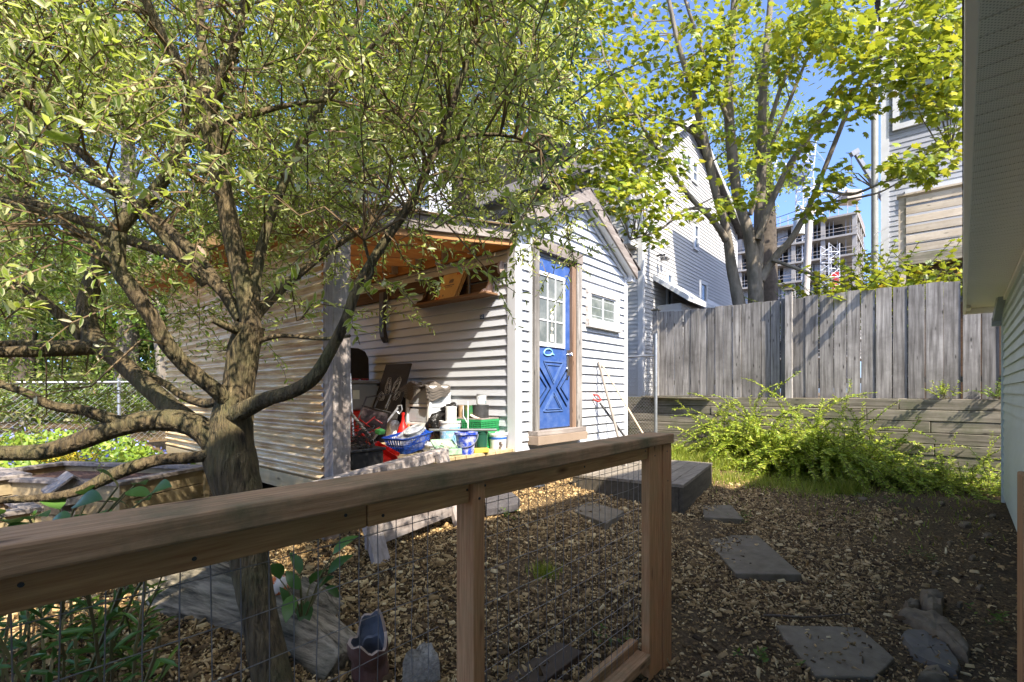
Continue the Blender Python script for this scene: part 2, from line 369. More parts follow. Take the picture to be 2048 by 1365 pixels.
# ================================================================ pale house beside the camera
HW = Vector((8.62, -.787, 0)); HD = Vector((.9989, -.0461, 0)); HN = Vector((.0461, .9989, 0)); UP = Vector((0, 0, 1))
hs = thing('vinyl_house', (4, -2, 0), 'pale green vinyl sided house with low perforated soffit beside the yard', 'house')
mb = MB(); clapboard(mb, HW, -HD, HN, .12, 2.52, .105, lambda z: (.0, 13.5), .024)
P = lambda t, o, z: HW+HD*t+HN*o+UP*z
mb.prism([P(0, 0, .1), P(-13.5, 0, .1), P(-13.5, -1.6, .1), P(0, -1.6, .1)], (0, 0, 2.5))
mb.build('wall', vinyl, hs)
MB().prism([P(.0, .035, -.1+.12), P(-.06, .035, .02), P(-.06, 0, .02), P(.0, 0, .02)], (0, 0, 2.5)).build('corner_trim', vinyl, hs)
MB().prism([P(-.02, -.015, -.1), P(-13.5, -.015, -.1), P(-13.5, -.3, -.1), P(-.02, -.3, -.1)], (0, 0, .199)).build('foundation', concrete, hs)
# soffit panels, run across the eave
mb = MB(); t = .22
while t > -13.4:
    a, b2 = t, t-.098
    mb.prism([P(a-.004, .352, 2.505), P(b2+.004, .352, 2.505), P(b2+.004, .018, 2.505), P(a-.004, .018, 2.505)], (0, 0, .02))
    mb.prism([P(b2+.004, .352, 2.512), P(b2-.004, .352, 2.512), P(b2-.004, .018, 2.512), P(b2+.004, .018, 2.512)], (0, 0, .012)); t -= .098
perf, nt = new_mat('perforated soffit'); out = N(nt, 'OutputMaterial'); b = N(nt, 'BsdfPrincipled', i_Roughness=.5)
tc = N(nt, 'TexCoord'); mp = N(nt, 'Mapping'); mp.inputs['Rotation'].default_value = (0, 0, R(47)); L(nt, tc.outputs['Object'], mp.inputs[0])
vo = N(nt, 'TexVoronoi', i_Scale=95., i_Randomness=0.); L(nt, mp.outputs[0], vo.inputs['Vector'])
rp = ramp(nt, [(.20, (.42, .39, .33)), (.30, (.84, .80, .72))]); L(nt, vo.outputs['Distance'], rp.inputs[0]); L(nt, rp.outputs[0], b.inputs['Base Color']); L(nt, b.outputs[0], out.inputs[0])
mb.build('soffit', perf, hs)
MB().prism([P(.24, .385, 2.44), P(-13.5, .385, 2.44), P(-13.5, .354, 2.44), P(.24, .354, 2.44)], (0, 0, .2)).build('fascia', almond, hs, bevel=.004)
MB().prism([P(-.0, .016, 2.47), P(-13.5, .016, 2.47), P(-13.5, .04, 2.47), P(0, .04, 2.47)], (0, 0, .033)).build('frieze_trim', almond, hs)
MB().prism([P(.222, .384, 2.43), P(.25, .384, 2.43), P(.25, -.02, 2.43), P(.222, -.02, 2.43)], (0, 0, .22)).build('eave_end_cap', almond, hs)
fr = MB()
for a, b2 in (((.0, .31), (-.0, .36)), ((.0, .035), (0, .075))):
    fr.prism([P(.2, a[1], 2.468), P(.2, b2[1]-.008, 2.468), P(-.12, b2[1]-.008, 2.468), P(-.12, a[1], 2.468)], (0, 0, .035))
fr.build('eave_return', almond, hs, bevel=.004)
# downpipe elbow
MB().bar(P(-.85, .03, 2.72), P(-.30, .085, 2.28), .07, .085).bar(P(-.30, .085, 2.30), P(-.30, .085, 2.20), .085, .07, (1, 0, 0)).build('downpipe', pm('grey green downpipe', (.30, .34, .34), rough=.45, bump=0), hs, bevel=.004)
MB().prism([P(.26, .39, 2.645), P(.26, -1.7, 2.645), P(.26, -1.7, 2.67), P(.26, .39, 2.70)], -HD*14).build('roof', shingle, hs)
mb = MB(); mb.prism([P(-3.4, -.35, 2.71), P(-13.4, -.35, 2.71), P(-13.4, -4.5, 2.71), P(-3.4, -4.5, 2.71)], (0, 0, 1.69))
mb.prism([P(-3.15, -.2, 4.4), P(-13.5, -.2, 4.4), P(-13.5, -4.8, 4.4), P(-3.15, -4.8, 4.4)], (0, 0, .14)); mb.build('upper_storey', vinyl, hs)
# ================================================================ shed
V0, U0, U1 = 3.43, 4.116, 6.70
APX, APZ, EVZ = 5.41, 3.93, 3.16
SB = 8.2
def gable(z):      # front wall extent in u at height z
    if z <= EVZ: return (0, U1-U0)
    t = (z-EVZ)/(APZ-EVZ); return (t*(APX-U0), U1-U0-t*(U1-APX))
shed = thing('garden_shed', (5.4, 5.8, .7), 'small white clapboard shed with steep gable, blue door and peeling window', 'shed')
fw = MB(); fw.prism([(U0, V0+.005, .7), (U1, V0+.005, .7), (U1, V0+.005, EVZ), (APX, V0+.005, APZ), (U0, V0+.005, EVZ)], (0, .1, 0))
clapboard(fw, (U0, V0, 0), (1, 0, 0), (0, -1, 0), .735, APZ, .113, gable, .03)
fw.build('front_wall', whites, shed)
sw = MB(); sw.box(U0+.005, U0+.1, V0+.11, SB, .7, EVZ)
clapboard(sw, (U0, V0+.0, 0), (0, 1, 0), (-1, 0, 0), .79, EVZ, .113, lambda z: (.0, SB-V0), .026)
sw.build('side_wall', whites, shed)
bw = MB(); bw.box(U1-.1, U1, V0+.11, SB, .7, EVZ); bw.box(U0+.1, U1-.1, SB-.1, SB, .7, EVZ); bw.box(U0+.1, U1-.1, V0+.11, SB-.1, .7, .78)
bw.build('back_walls', whites, shed)
for nm, x0, x1 in (('corner_trim', U0-.03, U0+.075), ('corner_trim', U1-.06, U1+.02)):
    MB().box(x0, x1, V0-.04, V0+.0, .70, EVZ-.02).build(nm, whitep, shed, bevel=.003)
MB().box(U0-.032, U0-.002, V0-.03, V0+.085, .70, EVZ-.02).build('corner_trim', whitep, shed, bevel=.003)
MB().box(U0+.02, U1, V0-.02, V0+.1, .60, .70).build('sill_beam', wood('old sill beam', (.12, .09, .05), (.25, .2, .11), 'x'), shed)
# roof slabs with ragged shingle edge, rake boards, soffit
OV = .15; LX, LZ = 3.99, 3.30; RX, RZ = 6.775, 3.25; PX, PZ = 5.412, 4.005
for (ex, ez, sg) in ((LX, LZ, -1), (RX, RZ, 1)):
    mb = MB(); d = Vector((ex-PX, 0, ez-PZ)); n = Vector((-d.z, 0, d.x)).normalized()
    if n.z < 0: n = -n
    A = Vector((PX, V0-OV-.02, PZ)); B = Vector((ex, V0-OV-.02, ez))+d.normalized()*.05
    k = 26
    for i in range(k):
        p, q = A.lerp(B, i/k), A.lerp(B, (i+1.15)/k); lift = n*(.012+.012*((i % 2)))
        y0 = V0-OV-.02-random.uniform(0, .03)
        mb.prism([Vector((p.x, y0, p.z))+n*.0, Vector((q.x, y0, q.z))+n*.0, Vector((q.x, y0, q.z))+lift+n*.012, Vector((p.x, y0, p.z))+lift*.4+n*.006], (0, SB+.15-y0, 0))
    mb.build('roof_slope', shingle, shed)
    # rake board
    drop = Vector((0, 0, -.155))
    A = Vector((PX+.0015*sg, V0-OV-.028, PZ-.004)); B = Vector((ex, V0-OV-.028, ez-.004))
    MB().prism([A, B, B+drop, A+drop], (0, .028, 0)).build('rake_board', greyx, shed, bevel=.003)
    A = Vector((PX, V0-OV+.001, PZ-.12)); B = Vector((ex-.03*sg, V0-OV+.001, ez-.12))
    MB().prism([A, B, B+Vector((0, 0, -.02)), A+Vector((0, 0, -.02))], (0, OV-.025, 0)).build('soffit', whitep, shed)
    MB().prism([Vector((PX, V0-.05, PZ-.16)), Vector((ex-.06*sg, V0-.05, ez-.15)), Vector((ex-.06*sg, V0-.05, ez-.19)), Vector((PX, V0-.05, PZ-.21))], (0, .029, 0)).build('frieze_board', whitep, shed)
MB().box(6.70, 6.80, V0-OV+.03, V0+.05, 3.05, 3.15).box(6.70, 6.78, V0+.05, SB, 3.07, 3.12).build('eave_return', whitep, shed, bevel=.003)
MB().box(3.985, 4.10, V0-OV, V0+.02, 3.12, 3.20).box(4.0, 4.11, V0+.05, SB, 3.12, 3.15).build('eave_return', whitep, shed, bevel=.003)
# door
DX0, DX1, DZ0, DZ1 = 4.44, 5.135, .97, 2.955
MB().box(4.350, 4.438, V0-.10, V0-.0, .87, 3.02).build('door_casing', greyz, shed, bevel=.004)
MB().box(5.225, 5.345, V0-.10, V0-.0, .87, 3.02).build('door_casing', greyz, shed, bevel=.004)
MB().box(5.137, 5.223, V0-.085, V0-.0, .92, 3.01).build('door_jamb', wood('brown jamb', (.12, .07, .045), (.24, .16, .11), 'z', 24), shed, bevel=.003)
MB().box(4.350, 5.345, V0-.112, V0-.0, 3.022, 3.15).build('door_head', greyx, shed, bevel=.004)
MB().box(4.335, 5.36, V0-.15, V0-.0, .90, .955).build('threshold', greyx, shed, bevel=.004)
MB().box(4.325, 5.37, V0-.165, V0-.0, .80, .898).build('door_sill', tanp, shed, bevel=.004)
MB().box(4.338, 4.349, V0-.06, V0, .80, 3.155).build('casing_strip', whitep, shed)
dr = MB().box(DX0, DX1, V0-.045, V0-.003, DZ0, DZ1).build('door', bluep, shed, bevel=.003)
dm = MB(); yd = V0-.052
def ridge(mb, pts, w=.012):
    for i in range(len(pts)):
        a, b_ = pts[i], pts[(i+1) % len(pts)]
        mb.bar((a[0], yd+.003, a[1]), (b_[0], yd+.003, b_[1]), w, .014, (0, -1, 0))
cx = .5*(DX0+DX1)-.01
ridge(dm, [(cx-.20, 1.76), (cx+.20, 1.76), (cx, 1.50)]); ridge(dm, [(cx-.20, 1.17), (cx+.20, 1.17), (cx, 1.40)])
ridge(dm, [(cx-.145, 1.72), (cx+.145, 1.72), (cx, 1.535)], .008); ridge(dm, [(cx-.145, 1.195), (cx+.145, 1.195), (cx, 1.365)], .008)
for sgn in (-1, 1): ridge(dm, [(cx+sgn*.28, 1.68), (cx+sgn*.06, 1.45), (cx+sgn*.28, 1.22), (cx+sgn*.06, 1.45)]); ridge(dm, [(cx+sgn*.305, 1.60), (cx+sgn*.145, 1.45), (cx+sgn*.305, 1.30), (cx+sgn*.145, 1.45)], .008)
dm.build('raised_panel', pm('lighter blue ridge', (.05, .11, .28), (.10, .17, .34), 9, rough=.5, bump=0), dr)  # ridges in a lighter blue than the door
gl = MB(); gx0, gx1, gz0, gz1 = 4.455, 5.01, 1.93, 2.80
for x0, x1, z0, z1 in ((gx0, gx1, gz1-.045, gz1), (gx0, gx1, gz0, gz0+.05), (gx0, gx0+.032, gz0+.05, gz1-.045), (gx1-.04, gx1, gz0+.05, gz1-.045)):
    gl.box(x0, x1, V0-.062, V0-.046, z0, z1)
wf = gl.build('window_frame', whitep, dr, bevel=.002)
mu = MB(); iw = (gx1-.04-gx0-.032)/3; ih = (gz1-.045-gz0-.05)/3
for i in (1, 2): mu.box(gx0+.032+iw*i-.009, gx0+.032+iw*i+.009, V0-.059, V0-.047, gz0+.051, gz1-.046)
for i in (1, 2):
    for k in range(3): mu.box(gx0+.032+iw*k+(.0095 if k else .001), gx0+.032+iw*(k+1)-(.0095 if k < 2 else .001), V0-.059, V0-.047, gz0+.05+ih*i-.009, gz0+.05+ih*i+.009)
mu.build('muntin', whitep, wf)
pane = pm('dull old glass', (.09, .11, .11), (.17, .19, .185), 3, rough=.06, bump=.02, spec=.9, c3=(.36, .38, .36), samt=.4, sscale=3)
MB().box(gx0+.03, gx1-.03, V0-.0505, V0-.0465, gz0+.045, gz1-.04).build('pane', pane, dr)
# door hardware
hd = MB(); kx = 5.085
hd.tube([(kx, V0-.046, 1.86), (kx, V0-.085, 1.86)], [.012, .012], 10); hd.lathe((kx, V0-.1, 1.86), [(.004, -.026), (.02, -.02), (.028, 0), (.02, .02), (.004, .026)], 14)
hd.tube([(kx, V0-.046, 1.68), (kx, V0-.062, 1.68)], .033, 14); hd.box(kx-.032, kx+.032, V0-.055, V0-.046, 1.60, 1.92)
hd.build('handle', chrome, dr, smooth=40)
MB().box(kx-.03, kx+.01, V0-.049, V0-.0455, 1.55, 1.70).build('lock_plate', pm('black plate', (.03, .03, .035), rough=.4, bump=0), dr)
# pale blue whale shaped plaque
wh = MB(); wp = []
for a in np.linspace(0, 2*math.pi, 26)[:-1]:
    rx, rz = .082, .042*(1.15 if math.sin(a) > 0 else .75)
    wp.append((4.665+rx*math.cos(a)+.014*math.sin(a), V0-.052, 1.86+rz*math.sin(a)))
ring = wp+[wp[0]]; wh.tube([Vector(p) for p in ring], .0085, 6)
wh.tube([(4.745, V0-.052, 1.845), (4.765, V0-.052, 1.85), (4.785, V0-.052, 1.842)], .009, 6)
wh.build('whale_plaque', pm('sky blue paint', (.25, .58, .78), rough=.4, bump=0), dr)
st = MB(); cream = pm('cream trinket', (.72, .70, .62), rough=.5, bump=0)
for (x, z, r) in ((4.735, 2.36, .028), (4.735, 2.285, .033)): st.lathe((x, V0-.056, z), [(r, -.004), (r*.96, .004)], 14, M=Matrix.Rotation(R(90), 3, 'X'))
st.box(4.705, 4.765, V0-.059, V0-.0535, 1.995, 2.085); st.box(4.715, 4.755, V0-.062, V0-.0535, 2.13, 2.165)
st.tube([(4.735, V0-.056, 2.34), (4.735, V0-.056, 2.02)], .003, 5)
st.build('hanging_trinket', cream, dr)
# window
wx0, wx1, wz0, wz1 = 5.56, 6.44, 2.26, 2.815
wn = MB(); wn.box(wx0, wx0+.085, V0-.055, V0-.0, wz0+.11, wz1-.1); wn.box(wx1-.11, wx1, V0-.055, V0-.0, wz0+.11, wz1-.1); wn.box(wx0-.005, wx1+.005, V0-.06, V0-.0, wz1-.1, wz1)
win = wn.build('window', peel, shed, bevel=.003)
MB().box(wx0-.01, wx1+.02, V0-.085, V0-.0, wz0, wz0+.108).build('sill', peel, win, bevel=.004)
MB().box(wx0+.09, wx1-.115, V0-.029, V0-.0265, wz0+.12, wz1-.105).build('pane', pane, win)
sash = MB(); mxu = .5*(wx0+wx1)-.03
for x0, x1, z0, z1 in ((wx0+.086, wx0+.105, wz0+.109, wz1-.101), (mxu, mxu+.03, wz0+.13, wz1-.12), (wx1-.13, wx1-.111, wz0+.109, wz1-.101), (wx0+.105, wx1-.13, wz0+.109, wz0+.13), (wx0+.105, wx1-.13, wz1-.12, wz1-.101)):
    sash.box(x0, x1, V0-.04, V0-.0245, z0, z1)
sash.build('sash', whitep, win)
# ================================================================ porch on the shed's side
po = thing('lean_to_porch', (3, 5.4, .3), 'lean-to porch with orange rafters and corrugated side wall joined to the white shed', 'porch')
PU = 1.95; PB = 7.45; DZ = .78
db = MB(); x = PU
while x < U0-.05:
    db.box(x+.003, min(x+.137, U0-.035), V0-.02+random.uniform(-.006, .006), PB, DZ-.036, DZ); x += .14
db.build('deck', yely, po, bevel=.004)
MB().box(PU, U0-.04, V0+.01, V0+.05, DZ-.19, DZ-.037).build('rim_joist', yelx, po, bevel=.003)
MB().box(PU-.0, PU+.04, V0+.052, PB, DZ-.19, DZ-.037).build('rim_joist', yely, po, bevel=.003)
for x in (2.05, 3.95):
    for y in (3.55, 5.4, 7.2): MB().box(x-.05, x+.05, y-.05, y+.05, .1, DZ-.04).build('pier', darkw, po)
postm = wood('silvery post wood', (.26, .22, .20), (.50, .45, .42), 'z', 26, grey=(.16, .12, .10), gamt=.6, gscale=4)
MB().box(1.935, 2.085, V0-.03, V0+.12, .55, 2.74).build('post', postm, po, bevel=.006)
MB().box(1.96, 2.05, PB-.1, PB, .5, 2.70).build('post', postm, po, bevel=.006)
def rz_(u): return 3.02+.17*(u-4.08)      # underside of the rafters
pts = lambda y, a, b, lo, hi: [(a, y, rz_(a)+lo), (b, y, rz_(b)+lo), (b, y, rz_(b)+hi), (a, y, rz_(a)+hi)]
MB().prism(pts(V0-.045, 1.62, 4.07, -.03, .155), (0, .04, 0)).build('front_rafter', orangex, po, bevel=.003)
MB().prism(pts(V0-.075, 1.62, 4.07, .03, .155), (0, .028, 0)).build('weathered_fascia', greyx, po, bevel=.003)
MB().prism(pts(V0-.10, 1.55, 4.08, .165, .185), (0, .06, 0)).build('drip_edge', galv, po)
for i, y in enumerate(np.arange(3.95, 7.5, .5)):
    MB().prism(pts(y, 1.62, 4.02, 0, .14), (0, .042, 0)).build('rafter', orangex, po, bevel=.003)
    MB().prism(pts(y-.012, 3.95, 4.045, -.012, .10), (0, .066, 0)).build('joist_hanger', galv, po)
MB().box(4.05, U0-.022, V0, PB, 2.98, 3.16).build('ledger', orangey, po)
MB().box(1.955, 2.06, V0+.13, PB, 2.585, rz_(2.0)-.001).build('wall_plate', orangey, po, bevel=.003)
rf = MB(); k = 64; ys_ = np.linspace(V0-.13, PB+.15, k)
top = [[(u, y, rz_(u)+.165+.011*math.sin(y*2*math.pi/.13)) for y in ys_] for u in (1.5, 4.09)]
for i in range(k-1):
    rf.quad(top[0][i], top[1][i], top[1][i+1], top[0][i+1])
rf.build('roof_sheet', pm('hazy roof sheet', (.34, .31, .27), (.26, .22, .17), 4, rough=.4, transl=.3, trans_col=(.45, .28, .12), bump=.05), po, smooth=180, fixn=False)
# corrugated wall: horizontal ridges
corr, nt = new_mat('stained corrugated sheet'); out = N(nt, 'OutputMaterial'); b = N(nt, 'BsdfPrincipled', i_Roughness=.35)
tc = N(nt, 'TexCoord'); mp = N(nt, 'Mapping'); mp.inputs['Scale'].default_value = (1, .10, 1.); L(nt, tc.outputs['Object'], mp.inputs[0])
n1 = N(nt, 'TexNoise', i_Scale=26., i_Detail=9., i_Roughness=.7); L(nt, mp.outputs[0], n1.inputs['Vector'])
r1 = ramp(nt, [(.33, (.30, .15, .055)), (.46, (.56, .37, .17)), (.56, (.70, .54, .32)), (.68, (.80, .71, .54))]); L(nt, n1.outputs['Fac'], r1.inputs[0])
L(nt, r1.outputs[0], b.inputs['Base Color']); L(nt, b.outputs[0], out.inputs[0])
cw = MB(); zs_ = np.linspace(.70, 2.66, 281); rows = []
for z in zs_:
    off = .019*math.sin(z*2*math.pi/.0715)
    rows.append([(PU-.022-off+random.uniform(-.0006, .0006), y, z) for y in np.linspace(V0+.10, PB+.02, 8)])
for i in range(len(rows)-1):
    for j in range(7): cw.quad(rows[i][j], rows[i][j+1], rows[i+1][j+1], rows[i+1][j])
cw.build('corrugated_wall', corr, po, smooth=180, fixn=False)
MB().box(PU-.035, PU-.003, V0+.12, PB, .575, .705).build('skirt_board', yely, po, bevel=.003)
hk = MB(); hp = at_u(1000, 520, 4.06); hk.tube([(4.0, 3.70, 2.99), (4.0, 3.70, 2.93), (4.0, 3.67, 2.90), (4.0, 3.63, 2.91), (4.0, 3.62, 2.94)], .006, 6); hk.build('hook', chrome, po)
# ================================================================ things on the shed wall
def on_deck(px, Y): p = at_d(px, 784, Y); return Vector((p.x, p.y, DZ))
XW = U0-.022
sh = thing('wall_shelf', (4.0, 4.6, 2.5), 'dark brown wall shelf with plank back rail on the shaded clapboard', 'shelf')
MB().box(XW-.035, XW, 3.57, 6.9, 2.68, 2.845).build('back_rail', darkw, sh, bevel=.004)
MB().box(XW-.20, XW, 3.66, 4.98, 2.485, 2.51).build('shelf_board', wood('warm shelf board', (.10, .05, .025), (.22, .12, .06), 'y', 24), sh, bevel=.004)
MB().box(XW-.02, XW, 3.8, 4.95, 2.512, 2.66).build('back_board', darkw, sh)
cb = lambda y, f: MB().prism([(XW-.001, y, 2.512), (XW-.17, y, 2.512), (XW-.16, y, 2.54), (XW-.09, y, 2.57), (XW-.05, y, 2.63), (XW-.045, y, 2.68), (XW-.001, y, 2.68)], (0, .035, 0)).build('corbel', f, sh, bevel=.003)
cb(3.74, wood('pale corbel', (.25, .15, .10), (.45, .32, .25), 'z', 20)); cb(4.86, darkw)
MB().prism([(XW-.001, 3.565, 2.70), (XW-.07, 3.565, 2.72), (XW-.09, 3.565, 2.78), (XW-.06, 3.565, 2.85), (XW-.001, 3.565, 2.85)], (0, .04, 0)).build('end_bracket', wood('worn bracket', (.2, .15, .12), (.38, .3, .26), 'z', 20), sh, bevel=.004)
MB().box(XW-.06, XW-.04, 4.06, 4.085, 2.512, 2.80).build('slotted_strip', greyz, sh)
hb = MB(); hb.prism([(XW-.10, 5.70, 2.78), (XW-.10, 5.70, 2.25), (XW-.085, 5.70, 2.16), (XW-.03, 5.70, 2.08), (XW-.012, 5.70, 2.10), (XW-.045, 5.70, 2.26), (XW-.045, 5.70, 2.78)], (0, .10, 0))
hb.build('hanging_bracket', pm('charcoal bracket', (.035, .035, .038), (.09, .09, .095), 5, rough=.5), bevel=.004, label='long dark hooked bracket hanging below the plank rail on the shed wall', cat='bracket')
# printed paper sack leaning on the shelf
bagm = pm('kraft paper', (.50, .31, .13), (.62, .41, .19), 4, rough=.8, bump=.4, bdist=.01, c3=(.35, .2, .08), samt=.5)
bg_ = thing('paper_sack', (XW-.1, 4.45, 2.512), 'brown kraft paper sack with red and grey print leaning on the shelf', 'sack')
ba, bb = Vector((XW-.17, 4.56, 2.513)), Vector((XW-.17, 4.20, 2.513)); up_ = Vector((.10, -.075, .315)); nb = (bb-ba).cross(up_).normalized()
if nb.x > 0: nb = -nb
mb = MB()
for o, s_ in ((0, 0), (.02, .012), (.035, .02)):
    q = -nb*o+Vector((0, -s_, 0)); mb.prism([ba+q, bb+q, bb+q+up_, ba+q+up_], -nb*.010)
mb.build('sack_body', bagm, bg_, bevel=.003)
def onbag(s, t, o=.0015): return ba+(bb-ba)*s+up_*t+nb*o
def patch(mb, s, t, w, h, n=14, ring=None):
    pts = [onbag(s+w*math.cos(a), t+h*math.sin(a)) for a in np.linspace(0, 2*math.pi, n+1)[:-1]]
    if ring:
        inn = [onbag(s+w*ring*math.cos(a), t+h*ring*math.sin(a)) for a in np.linspace(0, 2*math.pi, n+1)[:-1]]
        for i in range(n): mb.quad(pts[i], pts[(i+1) % n], inn[(i+1) % n], inn[i])
    else: mb.add(pts, [tuple(range(n))])
redp = pm('red ink', (.55, .06, .03), rough=.8, bump=0); inkp = pm('grey ink', (.16, .13, .12), rough=.8, bump=0)
mb = MB(); patch(mb, .17, .10, .10, .095, ring=.5)
for i in range(3): mb.quad(onbag(.68+.09*i, .90), onbag(.74+.09*i, .905), onbag(.74+.09*i, .975), onbag(.68+.09*i, .97))
mb.build('red_print', redp, bg_)
mb = MB()
for i in range(6): mb.quad(onbag(.44+.035*i, .60+.02*(i % 2)), onbag(.465+.035*i, .60), onbag(.465+.035*i, .78-.02*abs(i-2.5)), onbag(.44+.035*i, .78-.02*abs(i-2.5)))
for i in range(7): mb.quad(onbag(.27+.07*i, .50+.012*math.sin(i*2)), onbag(.325+.07*i, .50), onbag(.325+.07*i, .54), onbag(.27+.07*i, .545))
for i in range(5): mb.quad(onbag(.34+.07*i, .44), onbag(.39+.07*i, .44), onbag(.39+.07*i, .465), onbag(.34+.07*i, .465))
mb.quad(onbag(.36, .10), onbag(.42, .10), onbag(.42, .17), onbag(.36, .17)); mb.build('grey_print', inkp, bg_)
sg = thing('wall_plaque', (XW, 3.9, 2.25), 'tiny dark blue plaque with pale lettering on the shaded clapboard', 'plaque')
MB().box(XW-.006, XW, 3.875, 3.94, 2.245, 2.295).build('plate', pm('navy plate', (.03, .07, .16), rough=.5, bump=0), sg)
mb = MB()
for y0, y1, z in ((3.885, 3.90, 2.275), (3.90, 3.912, 2.265), (3.915, 3.93, 2.278), (3.888, 3.91, 2.256), (3.916, 3.93, 2.258)): mb.box(XW-.0075, XW-.006, y0, y1, z, z+.008)
mb.build('lettering', pm('pale blue ink', (.5, .6, .7), rough=.6, bump=0), sg)
# ================================================================ clutter on the porch deck
blackp = pm('black plastic', (.016, .016, .017), (.03, .03, .03), 8, rough=.42, bump=.1)
redpl = pm('red plastic', (.50, .018, .015), (.40, .015, .012), 3, rough=.35, bump=0)
bluepl = pm('blue plastic', (.012, .09, .52), (.02, .12, .58), 2, rough=.35, bump=0)
greenpl = pm('green plastic', (.015, .22, .07), (.02, .27, .09), 2, rough=.4, bump=0)
whitepl = pm('white plastic', (.78, .79, .79), (.70, .71, .70), 3, rough=.4, bump=0, c3=(.5, .48, .42), samt=.3)
clear = pm('cloudy clear plastic', (.72, .76, .80), (.62, .67, .72), 3, rough=.2, bump=0, alpha=.62)
gtote = pm('smoky grey tote', (.16, .165, .15), (.21, .21, .19), 3, rough=.3, bump=0)
# storage tote standing on a red bin
c = on_deck(716, 6.15)
t = thing('storage_tote', (c.x, c.y, 1.17), 'smoky grey storage tote with pale label stacked on a red bin', 'tote')
MB().prism([c+Vector((-.20, -.14, .39)), c+Vector((.20, -.14, .39)), c+Vector((.20, .14, .39)), c+Vector((-.20, .14, .39))], (0, 0, .33)).build('tub', gtote, t, bevel=.02)
MB().box(c.x-.22, c.x+.22, c.y-.16, c.y+.16, 1.501, 1.54).build('lid', pm('dusty lid', (.09, .085, .08), (.2, .19, .17), 6, rough=.6), t, bevel=.01)
MB().box(c.x-.203, c.x-.2005, c.y-.10, c.y-.0, 1.32, 1.42).box(c.x-.16, c.x-.07, c.y-.143, c.y-.1405, 1.31, 1.42).build('paper_label', pm('cream label', (.55, .55, .42), rough=.8, bump=0), t)
mb = MB().lathe((c.x, c.y, DZ), [(.16, 0), (.2, .38), (.21, .388), (.19, .388)], 20); mb.build('red_bin', redpl, smooth=40, label='round red plastic bin beneath the smoky grey tote', cat='bin')
g = MB()
for i in range(5):
    a = Vector((c.x-.12+.05*i, c.y-.08+random.uniform(-.05, .05), 1.553)); g.bar(a, a+Vector((.06, .05, .008)), .03, .018)
g.lathe((c.x-.17, c.y-.09, 1.541), [(.02, 0), (.022, .02), (.012, .05), (.012, .07)], 10)
g.build('pruning_gloves', pm('dark red cloth', (.22, .02, .025), rough=.8), label='dark red gloves lying on the lid of the smoky tote', cat='gloves')
# dark tall chair
c = on_deck(722, 6.75)
t = thing('plastic_chair', c, 'black high-backed plastic chair pushed into the porch corner', 'chair')
mb = MB(); n = 9
for i in range(n): pass
arc = [(-.24, 0), (-.24, .30), (-.19, .40), (-.08, .44), (.08, .44), (.19, .40), (.24, .30), (.24, 0)]
mb.prism([c+Vector((x, .16+.18*z*.3, .80+z)) for x, z in arc], (0, .035, 0)); mb.build('backrest', blackp, t, bevel=.01)
MB().box(c.x-.25, c.x+.25, c.y-.26, c.y+.16, c.z+.70, c.z+.76).build('seat', blackp, t, bevel=.02)
for sx in (-1, 1):
    for sy in (-1, 1): MB().bar(c+Vector((sx*.21, -.05+sy*.18, .70)), c+Vector((sx*.25, -.05+sy*.21, 0)), .04, .04, (0, 1, 0)).build('leg', blackp, t)
# chalk boards
chalkb = pm('blackboard paint', (.012, .012, .012), (.028, .026, .024), 5, rough=.7, bump=0); chalk = pm('chalk', (.42, .40, .34), rough=.95, bump=0)
t = thing('chalkboard', on_deck(780, 6.0), 'tilted blackboard leaning on the clapboard with chalk scribble of two wings', 'blackboard')
q = [at_d(772, 729, 6.5), at_d(823, 727, 6.25), at_d(797, 842, 5.75), at_d(738, 836, 5.95)]
e1 = q[1]-q[0]; e2 = q[3]-q[0]; nn = e1.cross(e2).normalized()
if nn.dot(Vector((CU, SU, 0))) < 0: nn = -nn
q[2] = q[1]+e2
MB().prism([q[0], q[1], q[1]+e2, q[3]], nn*.015).build('board', chalkb, t)
def onb(s, tt): return q[0]+e1*s+e2*tt-nn*.003
ck = MB()
def scrib(cx, cy_, rx, ry, tilt, turns):
    pts = []
    for i in range(turns*14):
        a = 2*math.pi*i/14; k_ = 1-.75*i/(turns*14); x = rx*k_*math.cos(a)+random.uniform(-.02, .02); y = ry*k_*math.sin(a)+random.uniform(-.01, .01)
        pts.append(onb(cx+x*math.cos(tilt)-y*math.sin(tilt), cy_+(x*math.sin(tilt)+y*math.cos(tilt))*.75))
    ck.tube(pts, .0028, 4)
scrib(.36, .42, .11, .25, -.25, 4); scrib(.68, .42, .12, .25, .35, 4); scrib(.22, .62, .10, .16, -.9, 3); scrib(.80, .60, .10, .15, .9, 3); scrib(.55, .80, .07, .2, .3, 3)
ck.build('chalk_lines', chalk, t)
a = at_d(795, 772, 6.15); b2 = at_d(825, 768, 5.95)
MB().prism([Vector((a.x, a.y, DZ)), Vector((b2.x, b2.y, DZ)), b2, a], (.04, .05, 0)).build('dark_panel', chalkb, label='narrow black panel standing between blackboard and plastic drawers', cat='panel')
